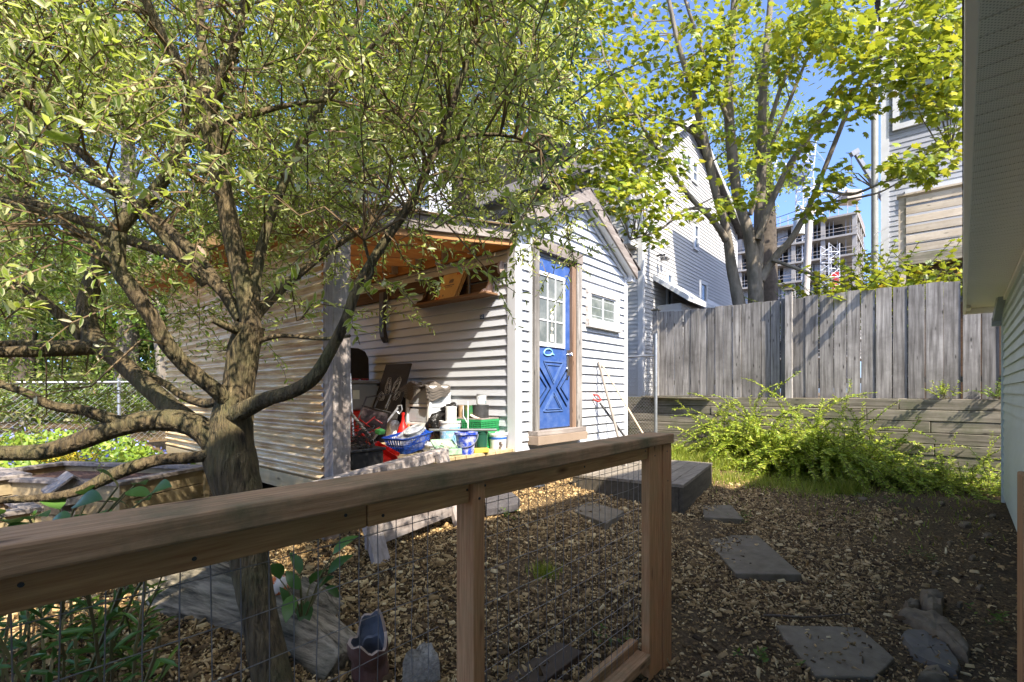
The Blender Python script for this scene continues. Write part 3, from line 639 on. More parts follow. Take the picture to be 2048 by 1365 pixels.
# folding camp chair
t = thing('folding_chair', on_deck(755, 5.2), 'folded camp chair with black tubes and red cross braces', 'chair')
def tubes(pp, r=.009, n=6):
    mb = MB()
    for l in pp: mb.tube([at_d(*p) for p in l], r, n)
    return mb
tubes([[(732, 795, 5.4), (786, 788, 5.6)], [(724, 812, 5.3), (782, 826, 5.3)], [(733, 795, 5.4), (712, 850, 5.1)], [(760, 788, 5.5), (748, 816, 5.3)], [(782, 790, 5.5), (770, 818, 5.3)]]).build('frame', blackp, t)
tubes([[(718, 838, 5.0), (748, 862, 4.9)], [(716, 862, 4.9), (750, 834, 5.1)], [(750, 838, 5.1), (765, 848, 5.1)], [(735, 868, 4.9), (760, 855, 5.0)], [(712, 872, 4.9), (740, 880, 4.8)]], .008).build('cross_brace', redpl, t)
cl = MB(); a, b2, c_, d_ = at_d(724, 815, 5.25), at_d(776, 828, 5.25), at_d(770, 885, 5.05), at_d(712, 892, 4.95); cl.prism([a, b2, c_, d_], (.01, .012, 0)); cl.build('folded_cloth', pm('black cloth', (.02, .018, .018), (.05, .03, .03), 20, rough=.95), t)
# long tools
t = thing('garden_spade', on_deck(745, 5.0), 'grey metal spade slanting up against the narrow black panel', 'spade')
tubes([[(742, 885, 4.95), (795, 817, 5.5)]], .012, 8).build('shaft', galv, t)
hp = [at_d(x, y, 5.52) for x, y in ((792, 822), (796, 812), (803, 811), (804, 820), (799, 828))]; MB().tube(hp+[hp[0]], .009, 6).build('grip', galv, t)
t = thing('curved_blade_tool', on_deck(735, 4.15), 'long wooden handled slasher with dark curved blade beside the porch post', 'tool')
tubes([[(696, 820, 4.25), (720, 849, 4.2), (740, 873, 4.15)]], .014, 8).build('handle', wood('grey handle', (.2, .17, .14), (.36, .31, .26), 'z', 20), t)
bl = [(737, 868), (747, 882), (752, 898), (751, 912), (745, 922)]; inn = [(732, 874), (740, 886), (744, 898), (744, 910), (743, 921)]
pa = [at_d(x, y, 4.12) for x, y in bl]; pb = [at_d(x, y, 4.12) for x, y in inn[::-1]]
MB().prism(pa+pb, (.006, .006, 0)).build('blade', pm('dull steel', (.20, .22, .21), (.09, .09, .085), 9, rough=.35, metal=.7), t)
mb = tubes([[(700, 748, 4.6), (703, 810, 4.45), (707, 880, 4.3)]], .010, 6); mb.build('white_pole', whitepl, label='thin white pole standing close behind the porch post', cat='pole')
# jug, bottle
c = on_deck(786, 6.1)
t = thing('plastic_jug', c, 'white plastic jug with moulded handle behind the blue laundry basket', 'jug')
MB().lathe(c, [(.09, 0), (.105, .02), (.105, .17), (.08, .24), (.03, .285), (.026, .32)], 16, .75).build('jug_body', whitepl, t, smooth=50)
MB().tube([c+Vector((-.06, -.05, .27)), c+Vector((-.10, -.08, .25)), c+Vector((-.115, -.09, .19)), c+Vector((-.09, -.07, .14))], .013, 8).build('jug_handle', whitepl, t, smooth=60)
c = on_deck(806, 5.9)
t = thing('red_funnel_bottle', c, 'red plastic bottle with long narrow neck beside the white jug', 'bottle')
MB().lathe(c, [(.05, 0), (.075, .03), (.075, .12), (.05, .2), (.022, .26), (.016, .33), (.022, .34), (.022, .37)], 14).build('bottle_body', redpl, t, smooth=50)
c = on_deck(818, 5.95); MB().lathe(c, [(.04, 0), (.042, .14), (.02, .2), (.022, .23)], 12).build('spray_bottle', pm('tan plastic', (.5, .22, .10), rough=.4, bump=0), smooth=50, label='small tan bottle next to the red long-necked one', cat='bottle')
# laundry basket
c = on_deck(818, 5.02); M_ = Matrix.Translation(c) @ Matrix.Rotation(.25, 4, 'Z') @ Matrix.Rotation(-.10, 4, 'Y') @ Matrix.Translation((0, 0, .02))
t = thing('laundry_basket', c, 'blue plastic laundry basket with slotted sides on the deck edge', 'basket')
def rrect(w, d, r, n=4):
    o = []
    for cx_, cy_, a0 in ((w-r, d-r, 0), (-w+r, d-r, 90), (-w+r, -d+r, 180), (w-r, -d+r, 270)):
        for i in range(n+1):
            a = R(a0+90*i/n); o.append((cx_+r*math.cos(a), cy_+r*math.sin(a)))
    return o
mb = MB(M_); lo = rrect(.19, .12, .05, 8); hi = rrect(.235, .16, .06, 8); n = len(lo)
ringp = lambda k, z: [(lo[i][0]*(1-k)+hi[i][0]*k, lo[i][1]*(1-k)+hi[i][1]*k, z) for i in range(n)]
for (k0, z0, k1, z1) in ((0, 0, .22, .03), (.85, .14, 1, .165)):
    A, B = ringp(k0, z0), ringp(k1, z1)
    for i in range(n): mb.quad(A[i], A[(i+1) % n], B[(i+1) % n], B[i])
A, B = ringp(1, .165), [(x*1.05, y*1.07, .16) for x, y, z in ringp(1, .165)]
for i in range(n): mb.quad(A[i], A[(i+1) % n], B[(i+1) % n], B[i])
mb.add(ringp(0, 0), [tuple(range(n))[::-1]])
mb.build('rim_and_base', bluepl, t)
mb = MB(M_)
for i in range(n):
    A, B = ringp(.22, .03), ringp(.85, .14); j = (i+1) % n; seg = max(1, int((Vector(A[j])-Vector(A[i])).length/.022))
    for s_ in range(seg):
        f0, f1 = s_/seg, (s_+.5)/seg
        p = lambda X, f: Vector(X[i]).lerp(Vector(X[j]), f)
        mb.quad(p(A, f0), p(A, f1), p(B, f1), p(B, f0))
    C1, C2 = ringp(.5, .08), ringp(.58, .094); mb.quad(C1[i], C1[j], C2[j], C2[i])
mb.build('slatted_side', bluepl, t)
mt_ = M_ @ Matrix.Translation((.03, 0, .06)) @ Matrix.Rotation(-.38, 4, 'Y')
lid = thing('clear_tub', M_ @ Vector((.03, 0, .06)), 'cloudy clear tub with blue edged lid tipped inside the laundry basket', 'tub')
mb = MB(mt_); mb.box(-.20, .17, -.12, .12, .06, .075); mb.build('lid', bluepl, lid, bevel=.004)
mb = MB(mt_); a, b_ = rrect(.16, .10, .04), rrect(.19, .12, .04)
mb.prism([(x, y, .08) for x, y in b_], (0, 0, .015)); mb.prism([(x, y, -.06) for x, y in a], (0, 0, .115)); mb.build('tub', clear, lid)
bw_ = thing('white_tray', M_ @ Vector((.09, .02, .15)), 'cream plastic tray heaped on top of the laundry basket', 'tray')
mb = MB(M_ @ Matrix.Translation((.10, -.02, .16)) @ Matrix.Rotation(-.25, 4, 'Y')); mb.lathe((0, 0, 0), [(.10, 0), (.13, .045), (.138, .05), (.126, .04), (.09, .01)], 20, .7); mb.build('tray_body', pm('cream plastic', (.72, .72, .64), rough=.4, bump=0), bw_, smooth=50)
# red dustpans
for (px, Y, rz, tip, lab) in ((765, 4.62, .4, .45, 'red dustpan tipped up between slasher blade and laundry basket'), (757, 4.28, -.2, .25, 'red dustpan lying flat at the deck edge by the black crate')):
    c = on_deck(px, Y); Mx = Matrix.Translation(c+Vector((0, 0, .02))) @ Matrix.Rotation(rz, 4, 'Z') @ Matrix.Rotation(tip, 4, 'X')
    t = thing('dustpan', c, lab, 'dustpan', 'red dustpans')
    MB(Mx).prism([(-.13, -.10, 0), (.13, -.10, 0), (.10, .14, 0), (-.10, .14, 0)], (0, 0, .006)).prism([(-.13, -.10, .006), (-.122, -.10, .006), (-.092, .14, .006), (-.10, .14, .006)], (0, 0, .05)).prism([(.122, -.10, .006), (.13, -.10, .006), (.10, .14, .006), (.092, .14, .006)], (0, 0, .05)).prism([(-.092, .132, .006), (.092, .132, .006), (.092, .14, .006), (-.092, .14, .006)], (0, 0, .06)).build('pan', redpl, t)
    MB(Mx).tube([(0, .14, .045), (0, .20, .06), (0, .29, .075)], [.012, .016, .014], 8).build('handle', redpl, t, smooth=50)
c = on_deck(760, 5.0); MB().cbox(c+Vector((0, 0, .21)), (.12, .07, .05), .5, .3).build('green_pouch', pm('bright green cloth', (.10, .50, .12), rough=.7), bevel=.012, label='small bright green pouch lying above the red dustpan', cat='pouch')
# black crate with wire coil
c = on_deck(718, 4.02)
t = thing('black_crate', c, 'glossy black plastic crate holding tangled wire next to the porch post', 'crate')
MB().box(c.x-.15, c.x+.15, c.y-.13, c.y+.13, DZ, .915).build('crate_body', blackp, t, bevel=.012)
MB().box(c.x-.165, c.x+.165, c.y-.145, c.y+.145, .915, .94).build('crate_rim', blackp, t, bevel=.006)
wc = MB()
for i in range(16):
    r = random.uniform(.06, .13); cc = c+Vector((random.uniform(-.03, .03), random.uniform(-.03, .03), .17+random.uniform(0, .13))); ax = Euler((random.uniform(-.7, .7), random.uniform(-.7, .7), 0)).to_matrix()
    wc.tube([cc+ax @ Vector((r*math.cos(a), r*math.sin(a), random.uniform(-.008, .008))) for a in np.linspace(0, 2*math.pi, 18)], .0035, 4)
wc.build('wire_tangle', blackp, label='tangled coil of thin black wire heaped on the black crate', cat='wire')
# plastic drawers with knitted blanket
dw = thing('storage_cabinet', (3.9, 4.63, DZ), 'white plastic drawer unit with cloudy fronts against the shed wall', 'drawers')
X0, X1, Y0, Y1 = 3.73, 4.07, 4.42, 4.86
mb = MB()
for z in (DZ+.0, DZ+.22, DZ+.44, DZ+.66): mb.box(X0, X1, Y0, Y1, z, z+.03)
for x, y in ((X0, Y0), (X1-.04, Y0), (X0, Y1-.04), (X1-.04, Y1-.04)):
    for z in (DZ+.03, DZ+.25, DZ+.47): mb.box(x, x+.04, y, y+.04, z, z+.19)
mb.build('drawer_frame', whitepl, dw, bevel=.003)
for i in range(3): MB().box(X0+.008, X1-.008, Y0+.045, Y1-.045, DZ+.035+.22*i, DZ+.20+.22*i).build('drawer', clear, dw, bevel=.01)
for i in range(3): MB().box(X0+.045, X1-.045, Y0+.008, Y0+.043, DZ+.035+.22*i, DZ+.215+.22*i).build('side_panel', clear, dw, bevel=.004)
kn, nt = new_mat('grey brown knit'); out = N(nt, 'OutputMaterial'); b = N(nt, 'BsdfPrincipled', i_Roughness=.95); b.inputs['Base Color'].default_value = (.135, .118, .10, 1)
tc = N(nt, 'TexCoord'); wv = N(nt, 'TexWave', i_Scale=28., i_Distortion=3.); wv.bands_direction = 'Z'; L(nt, tc.outputs['Object'], wv.inputs['Vector'])
rp = ramp(nt, [(.1, (.09, .077, .066)), (.7, (.33, .29, .25))]); L(nt, wv.outputs[0], rp.inputs[0]); L(nt, rp.outputs[0], b.inputs['Base Color'])
bp = N(nt, 'Bump', i_Strength=1., i_Distance=.015); L(nt, wv.outputs[0], bp.inputs['Height']); L(nt, bp.outputs[0], b.inputs['Normal']); L(nt, b.outputs[0], out.inputs[0])
mb = MB(); n = 30; top = DZ+.70
def drape(s, tt):    # s along y, tt across x; hangs over both outer faces
    y = Y0-.10+(Y1-Y0+.16)*s; x = X0-.16+(X1-X0+.14)*tt; z = top+.03*math.sin(s*9+tt*5)+.025*math.sin(tt*13-s*4)
    dx_ = max(0, X0-.005-x); dy_ = max(0, Y0-.005-y)
    if dx_ > 0: x = X0-.03-.02*math.sin(s*14); z -= dx_*(.75+.55*math.sin(s*7+2.2))
    if dy_ > 0: y = Y0-.03-.02*math.sin(tt*12); z -= dy_*1.9*(.35+.8*math.sin(tt*3.0+.2)**2)
    return (x, y, z)
G = [[drape(i/n, j/n) for j in range(n+1)] for i in range(n+1)]
for i in range(n):
    for j in range(n): mb.quad(G[i][j], G[i][j+1], G[i+1][j+1], G[i+1][j])
ob = mb.build('knitted_blanket', kn, smooth=180, label='grey brown knitted blanket draped over the white plastic drawers', cat='blanket', fixn=False); sd = ob.modifiers.new('thick', 'SOLIDIFY'); sd.thickness = .018
# rubbish bag
def blob(mb, c, r, noise=.25, n=14, m=20, seed=1, sc=(1, 1, 1), freq=4):
    rnd = random.Random(seed); ph = [(Vector((rnd.gauss(0, 1), rnd.gauss(0, 1), rnd.gauss(0, 1)))*freq, rnd.uniform(0, 6)) for _ in range(7)]
    vs = []; fs = []
    for i in range(n+1):
        th = math.pi*i/n
        for j in range(m):
            a = 2*math.pi*j/m; d = Vector((math.sin(th)*math.cos(a), math.sin(th)*math.sin(a), math.cos(th)))
            q = 1+noise*sum(math.sin(d.dot(k)+p) for k, p in ph)/4
            vs.append(Vector(c)+Vector((d.x*sc[0], d.y*sc[1], d.z*sc[2]))*r*q)
    for i in range(n):
        for j in range(m): fs.append((i*m+j, i*m+(j+1) % m, (i+1)*m+(j+1) % m, (i+1)*m+j))
    mb.add(vs, fs)
c = on_deck(888, 5.6); mb = MB(); blob(mb, c+Vector((0, 0, .2)), .19, .22, 24, 34, 3, (1, 1, 1.05), 6); blob(mb, c+Vector((.05, -.08, .40)), .10, .4, 16, 24, 5, (1.3, 1, .75), 9)
mb.build('rubbish_bag', pm('shiny black film', (.012, .012, .013), (.02, .02, .02), 12, rough=.22, bump=1., bscale=18, bdist=.03), smooth=180, label='shiny crumpled black rubbish bag beside the white plastic drawers', cat='bag')
# pails and cans
def pail(px, Y, r0, r1, h, mat_, name, lab, cat, handle=None, extra=None, bands=()):
    c = on_deck(px, Y); t = thing(name, c, lab, cat)
    MB().lathe(c, [(r0, 0), (r1, h), (r1*1.05, h), (r1*1.05, h-.02), (r1*1.06, h+.003), (r1*.96, h+.003), (r0*.93, .02)], 26).build('pail_body', mat_, t, smooth=40)
    for z0, z1, m_ in bands:
        f0, f1 = r0+(r1-r0)*z0/h, r0+(r1-r0)*z1/h
        mb = MB(); k = 26
        for j in range(k):
            a0, a1 = 2*math.pi*j/k, 2*math.pi*(j+1)/k
            mb.quad(c+Vector(((f0+.002)*math.cos(a0), (f0+.002)*math.sin(a0), z0)), c+Vector(((f0+.002)*math.cos(a1), (f0+.002)*math.sin(a1), z0)), c+Vector(((f1+.002)*math.cos(a1), (f1+.002)*math.sin(a1), z1)), c+Vector(((f1+.002)*math.cos(a0), (f1+.002)*math.sin(a0), z1)))
        mb.build('label_band', m_, t)
    if handle:
        side = Vector((SU, -CU, 0)); fw_ = Vector((-CU, -SU, 0)); pts = []
        for a in np.linspace(0, math.pi, 13): pts.append(c+side*(r1*1.08*math.cos(a))+fw_*(r1*.85*math.sin(a))+Vector((0, 0, h-.02-handle*math.sin(a))))
        MB().tube(pts, .004, 5).build('wire_handle', galv, t)
    return t, c
splash = pm('blue plastic with white paint runs', (.012, .05, .42), (.014, .07, .50), 3, rough=.35, bump=0, c3=(.75, .76, .78), sscale=13, samt=1.)
pail(932, 4.86, .075, .112, .215, splash, 'paint_pail', 'royal blue paint pail with white drips and wire handle at the deck edge', 'pail', .12)
lbl = pm('pale blue label', (.20, .45, .72), (.62, .70, .78), 6, rough=.5, bump=0, pos=(.45, .52))
pail(900, 5.35, .10, .115, .30, whitepl, 'primer_pail', 'white pail with light blue label in front of the rubbish bag', 'pail', .14, bands=((.03, .24, lbl),))
c = on_deck(902, 5.35); MB().lathe(c+Vector((0, 0, .305)), [(.058, -.2), (.06, -.01), (.062, .15), (.05, .152)], 20).build('paint_tin', pm('white paint coated tin', (.78, .78, .76), (.70, .70, .67), 6, rough=.4, bump=.2), smooth=40, label='tall paint-crusted white tin standing inside the light blue labelled pail', cat='tin')
bnd = pm('blue stripe', (.03, .14, .50), rough=.4, bump=0)
t, c = pail(996, 5.33, .085, .10, .17, whitepl, 'white_pail', 'small white pail with blue stripe at the corner of the deck', 'pail', bands=((.105, .13, bnd),))
mb = MB()
for dx_, dz_ in ((.0, .03), (.012, .05), (.0, .075)): mb.cbox(c+Vector((-CU*.093, -SU*.093, 0))+Vector((SU, -CU, 0))*(.03+dx_)+Vector((0, 0, dz_)), (.022, .022, .02), .5)
mb.build('ink_mark', inkp, t)
pail(963, 5.08, .056, .066, .205, pm('dark green plastic', (.012, .07, .045), (.016, .085, .055), 3, rough=.4, bump=0), 'green_bin', 'slim dark green plastic bin between royal blue pail and crates', 'bin')
# crates
def crate(c, w, d, h, lab, grp):
    t = thing('milk_crate', c, lab, 'crate', grp); Mx = Matrix.Translation(c) @ Matrix.Rotation(.12, 4, 'Z')
    mb = MB(Mx); mb.box(-w, w, -d, d, 0, .012)
    for z0, z1 in ((.012, .03), (h-.025, h)):
        mb.box(-w, w, -d, -d+.012, z0, z1); mb.box(-w, w, d-.012, d, z0, z1); mb.box(-w, -w+.012, -d+.0121, d-.0121, z0, z1); mb.box(w-.012, w, -d+.0121, d-.0121, z0, z1)
    mb.build('crate_rim', greenpl, t)
    mb = MB(Mx)
    for f in (-1, 1):
        k = int(w*2/.028)
        for i in range(k+1): x = -w+.004+(2*w-.008)*i/k; mb.box(x-.004, x+.004, f*d-.006*f-.004, f*d-.006*f+.004, .03, h-.025)
        k = int(d*2/.028)
        for i in range(k+1): y = -d+.008+(2*d-.016)*i/k; mb.box(f*w-.006*f-.0035, f*w-.006*f+.0035, y-.004, y+.004, .03, h-.025)
        for z in np.arange(.045, h-.03, .024):
            mb.box(-w+.001, w-.001, f*d-.006*f-.003, f*d-.006*f+.003, z, z+.008); mb.box(f*w-.006*f-.003, f*w-.006*f+.003, -d+.0125, d-.0125, z, z+.008)
    mb.build('lattice_side', greenpl, t)
cc = on_deck(958, 5.48); crate(cc, .21, .19, .158, 'green lattice milk crate on the deck, bottom of the stack', 'green milk crates')
crate(cc+Vector((0, 0, .16)), .21, .19, .158, 'green lattice milk crate carrying paint cans, top of the stack', 'green milk crates')
fl = MB().cbox(cc+Vector((0, 0, .325)), (.41, .37, .012), .12); fl.build('crate_board', greyx, label='thin board laid over the upper green crate', cat='board')
def can(off, r, h, m_, lab, z=.332, band=None):
    t = thing('paint_can', cc+off+Vector((0, 0, z)), lab, 'can', 'paint cans on the green crates')
    MB().lathe(cc+off+Vector((0, 0, z)), [(r, 0), (r, h), (r*1.03, h), (r*1.03, h+.006), (r*.9, h+.006), (r*.88, h-.003)], 22).build('can_body', m_, t, smooth=40)
    if band: MB().lathe(cc+off+Vector((0, 0, z+h*.12)), [(r*1.012, 0), (r*1.012, h*.76)], 22).build('paper_label', band, t, smooth=40)
S = Vector((SU, -CU, 0)); Fd = Vector((CU, SU, 0))
can(S*.02-Fd*.07, .092, .135, pm('tarry black can', (.02, .02, .021), (.05, .05, .05), 20, rough=.6), 'wide black paint can on the green crates')
labm = pm('white label with blue blocks', (.74, .76, .76), (.03, .10, .32), 9, rough=.5, bump=0, pos=(.52, .56), c3=(.55, .60, .20), sscale=5, samt=.6)
can(S*.03-Fd*.07, .055, .115, pm('tin', (.62, .63, .62), rough=.3, metal=.6, bump=0), 'small white labelled paint can on top of the wide black can', .474, labm)
can(-S*.10-Fd*.06, .062, .13, pm('green can with rust', (.02, .13, .05), (.03, .16, .06), 4, rough=.5, c3=(.35, .16, .05), sscale=7, samt=1.), 'rusty green paint can next to the wide black can')
can(-S*.175+Fd*.03, .062, .125, pm('rusted tin', (.36, .22, .10), (.55, .42, .28), 9, rough=.6), 'rusted tan paint can behind the rusty green one')
MB().lathe(cc-S*.03-Fd*.135+Vector((0, 0, .345)), [(.0, 0), (.06, .001), (.062, .008), (.05, .01)], 20, M=Matrix.Rotation(.35, 3, 'X')).build('can_lid', pm('cream lid', (.66, .62, .55), (.45, .3, .22), 9, rough=.4), smooth=40, label='round cream can lid propped against the wide black can', cat='lid')
a, b2 = on_deck(858, 4.85)+Vector((0, 0, .24)), on_deck(993, 5.05)+Vector((0, 0, .225))
mb = MB().tube([a, b2], .013, 10); mb.build('metal_pipe', pm('grey pipe', (.24, .25, .25), rough=.35, metal=.5, bump=0), label='grey metal pipe lying across the pails and green bin', cat='pipe')
mb = MB(); p = on_deck(936, 5.2); mb.tube([p+Vector((0, 0, .0)), p+Vector((0, 0, .52))], .006, 6); mb.tube([p+Vector((0, 0, .28)), p-S*.05+Vector((0, 0, .36)), p-S*.05+Vector((0, 0, .47))], .005, 5); mb.build('paint_stirrer', whitepl, label='white forked stirring rod standing behind the royal blue pail', cat='rod')
c = on_deck(962, 4.97); MB().cbox(c+Vector((0, 0, .022)), (.15, .07, .042), -.6).build('yellow_block', pm('yellow sponge', (.75, .52, .08), (.62, .42, .06), 20, rough=.95), bevel=.006, label='yellow sponge block on the deck edge below the green bin', cat='sponge')
c = on_deck(893, 4.76); t = thing('tool_case', c, 'pale green see-through tool case lying open on the deck edge', 'case')
gc_ = pm('pale green clear plastic', (.30, .50, .32), (.42, .58, .42), 4, rough=.25, bump=0, alpha=.75)
MB().cbox(c+Vector((0, 0, .035)), (.26, .17, .06), -.3).build('case_tray', gc_, t, bevel=.01)
MB().cbox(c+Vector((.02, .06, .10)), (.24, .16, .03), -.3, .5).build('case_lid', gc_, t, bevel=.01)
mb = MB(); mb.bar(c+Vector((-.06, -.05, .075)), c+Vector((.05, .03, .13)), .03, .012); mb.bar(c+Vector((.0, -.06, .075)), c+Vector((-.05, .02, .12)), .02, .012); mb.build('putty_knife', pm('cream handle', (.62, .60, .45), rough=.5, bump=0), t)
MB().bar(on_deck(862, 5.12)+Vector((0, 0, .06)), on_deck(925, 5.02)+Vector((0, 0, .03)), .06, .05).build('offcut', wood('brown offcut', (.22, .11, .04), (.38, .22, .10), 'x', 20), bevel=.004, label='brown timber offcut lying behind the pale green tool case', cat='offcut')
c = on_deck(862, 4.95); mb = MB(); blob(mb, c+Vector((0, 0, .06)), .06, .5, 12, 16, 9, (1.2, 1, .9), 7); mb.build('crumpled_rag', whitepl, smooth=180, label='crumpled white rag between laundry basket and tool case', cat='rag')
# ================================================================ sawhorse
hw = thing('sawhorse', (2.2, 3.05, .2), 'weathered timber sawhorse standing in front of the porch deck', 'sawhorse')
silver = wood('silvery old timber', (.23, .19, .17), (.48, .43, .40), 'x', 24, grey=(.15, .11, .09), gamt=.55, gscale=3)
silz = wood('silvery old leg', (.24, .20, .18), (.48, .43, .40), 'z', 24, grey=(.15, .11, .09), gamt=.5)
A, B = Vector((1.58, 2.98, .775)), Vector((2.88, 3.20, .865)); ax = (B-A).normalized(); sd = ax.cross(UP).normalized()
if sd.y > 0: sd = -sd
MB().bar(A, B, .10, .09).build('top_beam', silver, hw, bevel=.008)
for s_ in (.22, .90):
    p = A.lerp(B, s_)
    for k_ in (1, -1):
        f = p+sd*k_*.27+ax*(.02); f.z = ground_z(f.x, f.y)-.02
        MB().bar(p+sd*k_*.066+Vector((0, 0, .02)), f, .135, .04, sd).build('leg', silz, hw, bevel=.004)
p0, p1 = A.lerp(B, .17)+sd*.205, A.lerp(B, .97)+sd*.205
p0.z = .44; p1.z = .47; MB().bar(p0, p1, .025, .17).build('apron_board', silver, hw, bevel=.003)
# ================================================================ step, pavers, stones
plat = thing('step_platform', (5.7, 2.6, .2), 'low dark plank platform in front of the blue shed door', 'platform')
Mx = Matrix.Translation((5.72, 2.66, -.105)) @ Matrix.Rotation(R(9), 4, 'Z')
dk = wood('damp grey plank', (.12, .10, .075), (.25, .22, .18), 'x', 24, grey=(.06, .055, .04), gamt=.6, rand=.1)
mb = MB(Mx); y = -.66
while y < .45: mb.box(-.90, .90, y, y+.132, .52, .555); y += .138
mb.build('planks', dk, plat, bevel=.003)
MB(Mx).box(-.895, .895, -.655, -.615, .18, .518).box(-.895, -.855, -.61, .58, .18, .518).box(.855, .895, -.61, .58, .18, .518).build('frame', wood('dark step frame', (.045, .04, .03), (.10, .085, .065), 'x', 22), plat, bevel=.003)  # frame boards in darker wood than the planks above
pav = pm('charcoal paving slab', (.105, .083, .052), (.165, .136, .09), 11, rough=.92, bump=.35, bscale=160, bdist=.004, c3=(.19, .155, .115), sscale=9, samt=.7, rand=.12)
def slab(pts, th, lab, m_=pav, name='paving_slab', cat='slab', grp='charcoal paving slabs', lift=.032, noise=0):
    z = np.mean([at_g(*p).z for p in pts])+lift; w_ = [at_z(px, py, z) for px, py in pts]
    if noise:
        o = []
        for i in range(len(w_)):
            a, b_ = w_[i], w_[(i+1) % len(w_)]
            for k_ in range(4): q = a.lerp(b_, k_/4); o.append(q+Vector((random.uniform(-noise, noise), random.uniform(-noise, noise), random.uniform(-noise, noise)*.4)))
        w_ = o
    return MB().prism([p-Vector((0, 0, th)) for p in w_], (0, 0, th)).build(name, m_, bevel=.008, label=lab, cat=cat, group=grp)
slab([(1145, 1022), (1174, 1002), (1248, 1022), (1213, 1047)], .07, 'square paving slab seen through the wire mesh near the plank platform')
slab([(1405, 1010), (1462, 1010), (1488, 1038), (1408, 1035)], .06, 'small rectangular paving slab just beyond the railing end post')
slab([(1403, 1069), (1516, 1071), (1604, 1149), (1471, 1147)], .06, 'large rectangular paving slab, longest of those along the path')
slab([(1552, 1249), (1719, 1254), (1788, 1316), (1750, 1354), (1633, 1352), (1574, 1282)], .06, 'broken cornered paving slab with a stick along its edge', noise=.004)
slab([(968, 985), (1020, 981), (1040, 997), (1034, 1008), (972, 1018)], .07, 'dark irregular slab behind the middle railing post', pm('dark slab', (.05, .045, .05), (.09, .085, .085), 16, rough=.95, bump=.5), lift=.05)
p = at_g(1072, 974); MB().lathe(p+Vector((0, 0, .0)), [(.10, -.02), (.105, .02), (.09, .035), (.085, .012)], 20).build('plant_saucer', blackp, smooth=40, label='round black plastic saucer on the mulch before the shed', cat='saucer')
stone = pm('brown grey field stone', (.115, .085, .052), (.23, .18, .115), 9, rough=.95, bump=.7, bscale=40, bdist=.01, c3=(.05, .05, .045), samt=.6)
slate = pm('blue grey slate', (.10, .088, .07), (.155, .138, .112), 7, rough=.85, bump=.4, bscale=30, c3=(.05, .045, .04), samt=.6)
def rock(pts, h, lab, m_, lean=.0, seed=1, inset=.16, name='rock'):
    rnd = random.Random(seed); w_ = [at_g(*p) for p in pts]; c_ = sum(w_, Vector())/len(w_); rings = []
    base = []
    for i in range(len(w_)):
        for k_ in range(5): base.append(w_[i].lerp(w_[(i+1) % len(w_)], k_/5))
    for f, z in ((1.04, -.04), (1.0, h*.45), (.96, h*.8), (1-inset, h), (.5, h*1.04), (.1, h*1.05)):
        rings.append([Vector((c_.x+(q.x-c_.x)*f+rnd.uniform(-.0035, .0035), c_.y+(q.y-c_.y)*f+rnd.uniform(-.0035, .0035), q.z+z+(rnd.uniform(-.05, .05)+.12*math.sin(q.x*37+seed)+.10*math.sin(q.y*43+f*5))*h*(f > .3))) for q in base])
    n = len(base); vs = [v for r_ in rings for v in r_]
    fs = [(i*n+j, i*n+(j+1) % n, (i+1)*n+(j+1) % n, (i+1)*n+j) for i in range(len(rings)-1) for j in range(n)]+[tuple((len(rings)-1)*n+j for j in range(n))]
    return MB().add(vs, fs).build(name, m_, smooth=48, label=lab, cat='rock', group='stones on the soil')
rock([(1840, 1200), (1879, 1203), (1888, 1212), (1884, 1240), (1865, 1240), (1845, 1232)], .09, 'squarish tan stone at the top of the stone row', stone, seed=2)
rock([(1796, 1240), (1827, 1232), (1868, 1240), (1910, 1270), (1940, 1312), (1937, 1332), (1890, 1300), (1832, 1262)], .07, 'long curved brown stone behind the flat slate piece', stone, seed=4)
rock([(1802, 1281), (1813, 1268), (1849, 1270), (1890, 1295), (1921, 1340), (1915, 1359), (1877, 1345), (1827, 1320)], .035, 'flat blue grey slate piece beside the curved brown stone', slate, seed=3, inset=.06)
rock([(1835, 1372), (1850, 1348), (1878, 1352), (1900, 1378)], .05, 'small tan stone below the slate at the frame edge', stone, seed=8)
rock([(1808, 1222), (1822, 1214), (1840, 1218), (1840, 1230), (1815, 1232)], .06, 'small pale stone tucked against the squarish tan stone', stone, seed=6)
rock([(810, 1352), (868, 1350), (880, 1372), (804, 1378)], .13, 'rough grey granite stone standing beside the broken clay pot', pm('speckled granite', (.15, .135, .105), (.34, .31, .255), 60, rough=.95, bump=.8, bscale=70, bdist=.008), seed=11, inset=.25)
for i, (px, py, s_) in enumerate(((1930, 1052, 14), (1882, 1010, 9), (1975, 1075, 10), (1725, 1000, 9), (1700, 948, 13), (1690, 940, 8), (1945, 1120, 8), (1985, 1035, 8), (1900, 1090, 6), (1870, 1150, 7), (1960, 1180, 9), (1920, 1215, 6))):
    rock([(px-s_, py), (px-s_*.3, py-s_*.35), (px+s_*.8, py-s_*.2), (px+s_, py+s_*.25), (px, py+s_*.4)], .03, 'half buried pebble scattered on the dark soil by the pale house', stone, seed=20+i, name='pebble')
st_ = MB(); pts = [at_g(x, y)+Vector((0, 0, .035)) for x, y in ((1528, 1242), (1570, 1244), (1605, 1247), (1640, 1245), (1700, 1240))]
st_.tube(pts, [.007, .008, .007, .006, .004], 7, wob=.2); st_.build('fallen_stick', wood('brown stick', (.06, .045, .03), (.13, .10, .07), 'x', 30), smooth=60, label='thin fallen stick along the edge of the broken cornered slab', cat='stick')
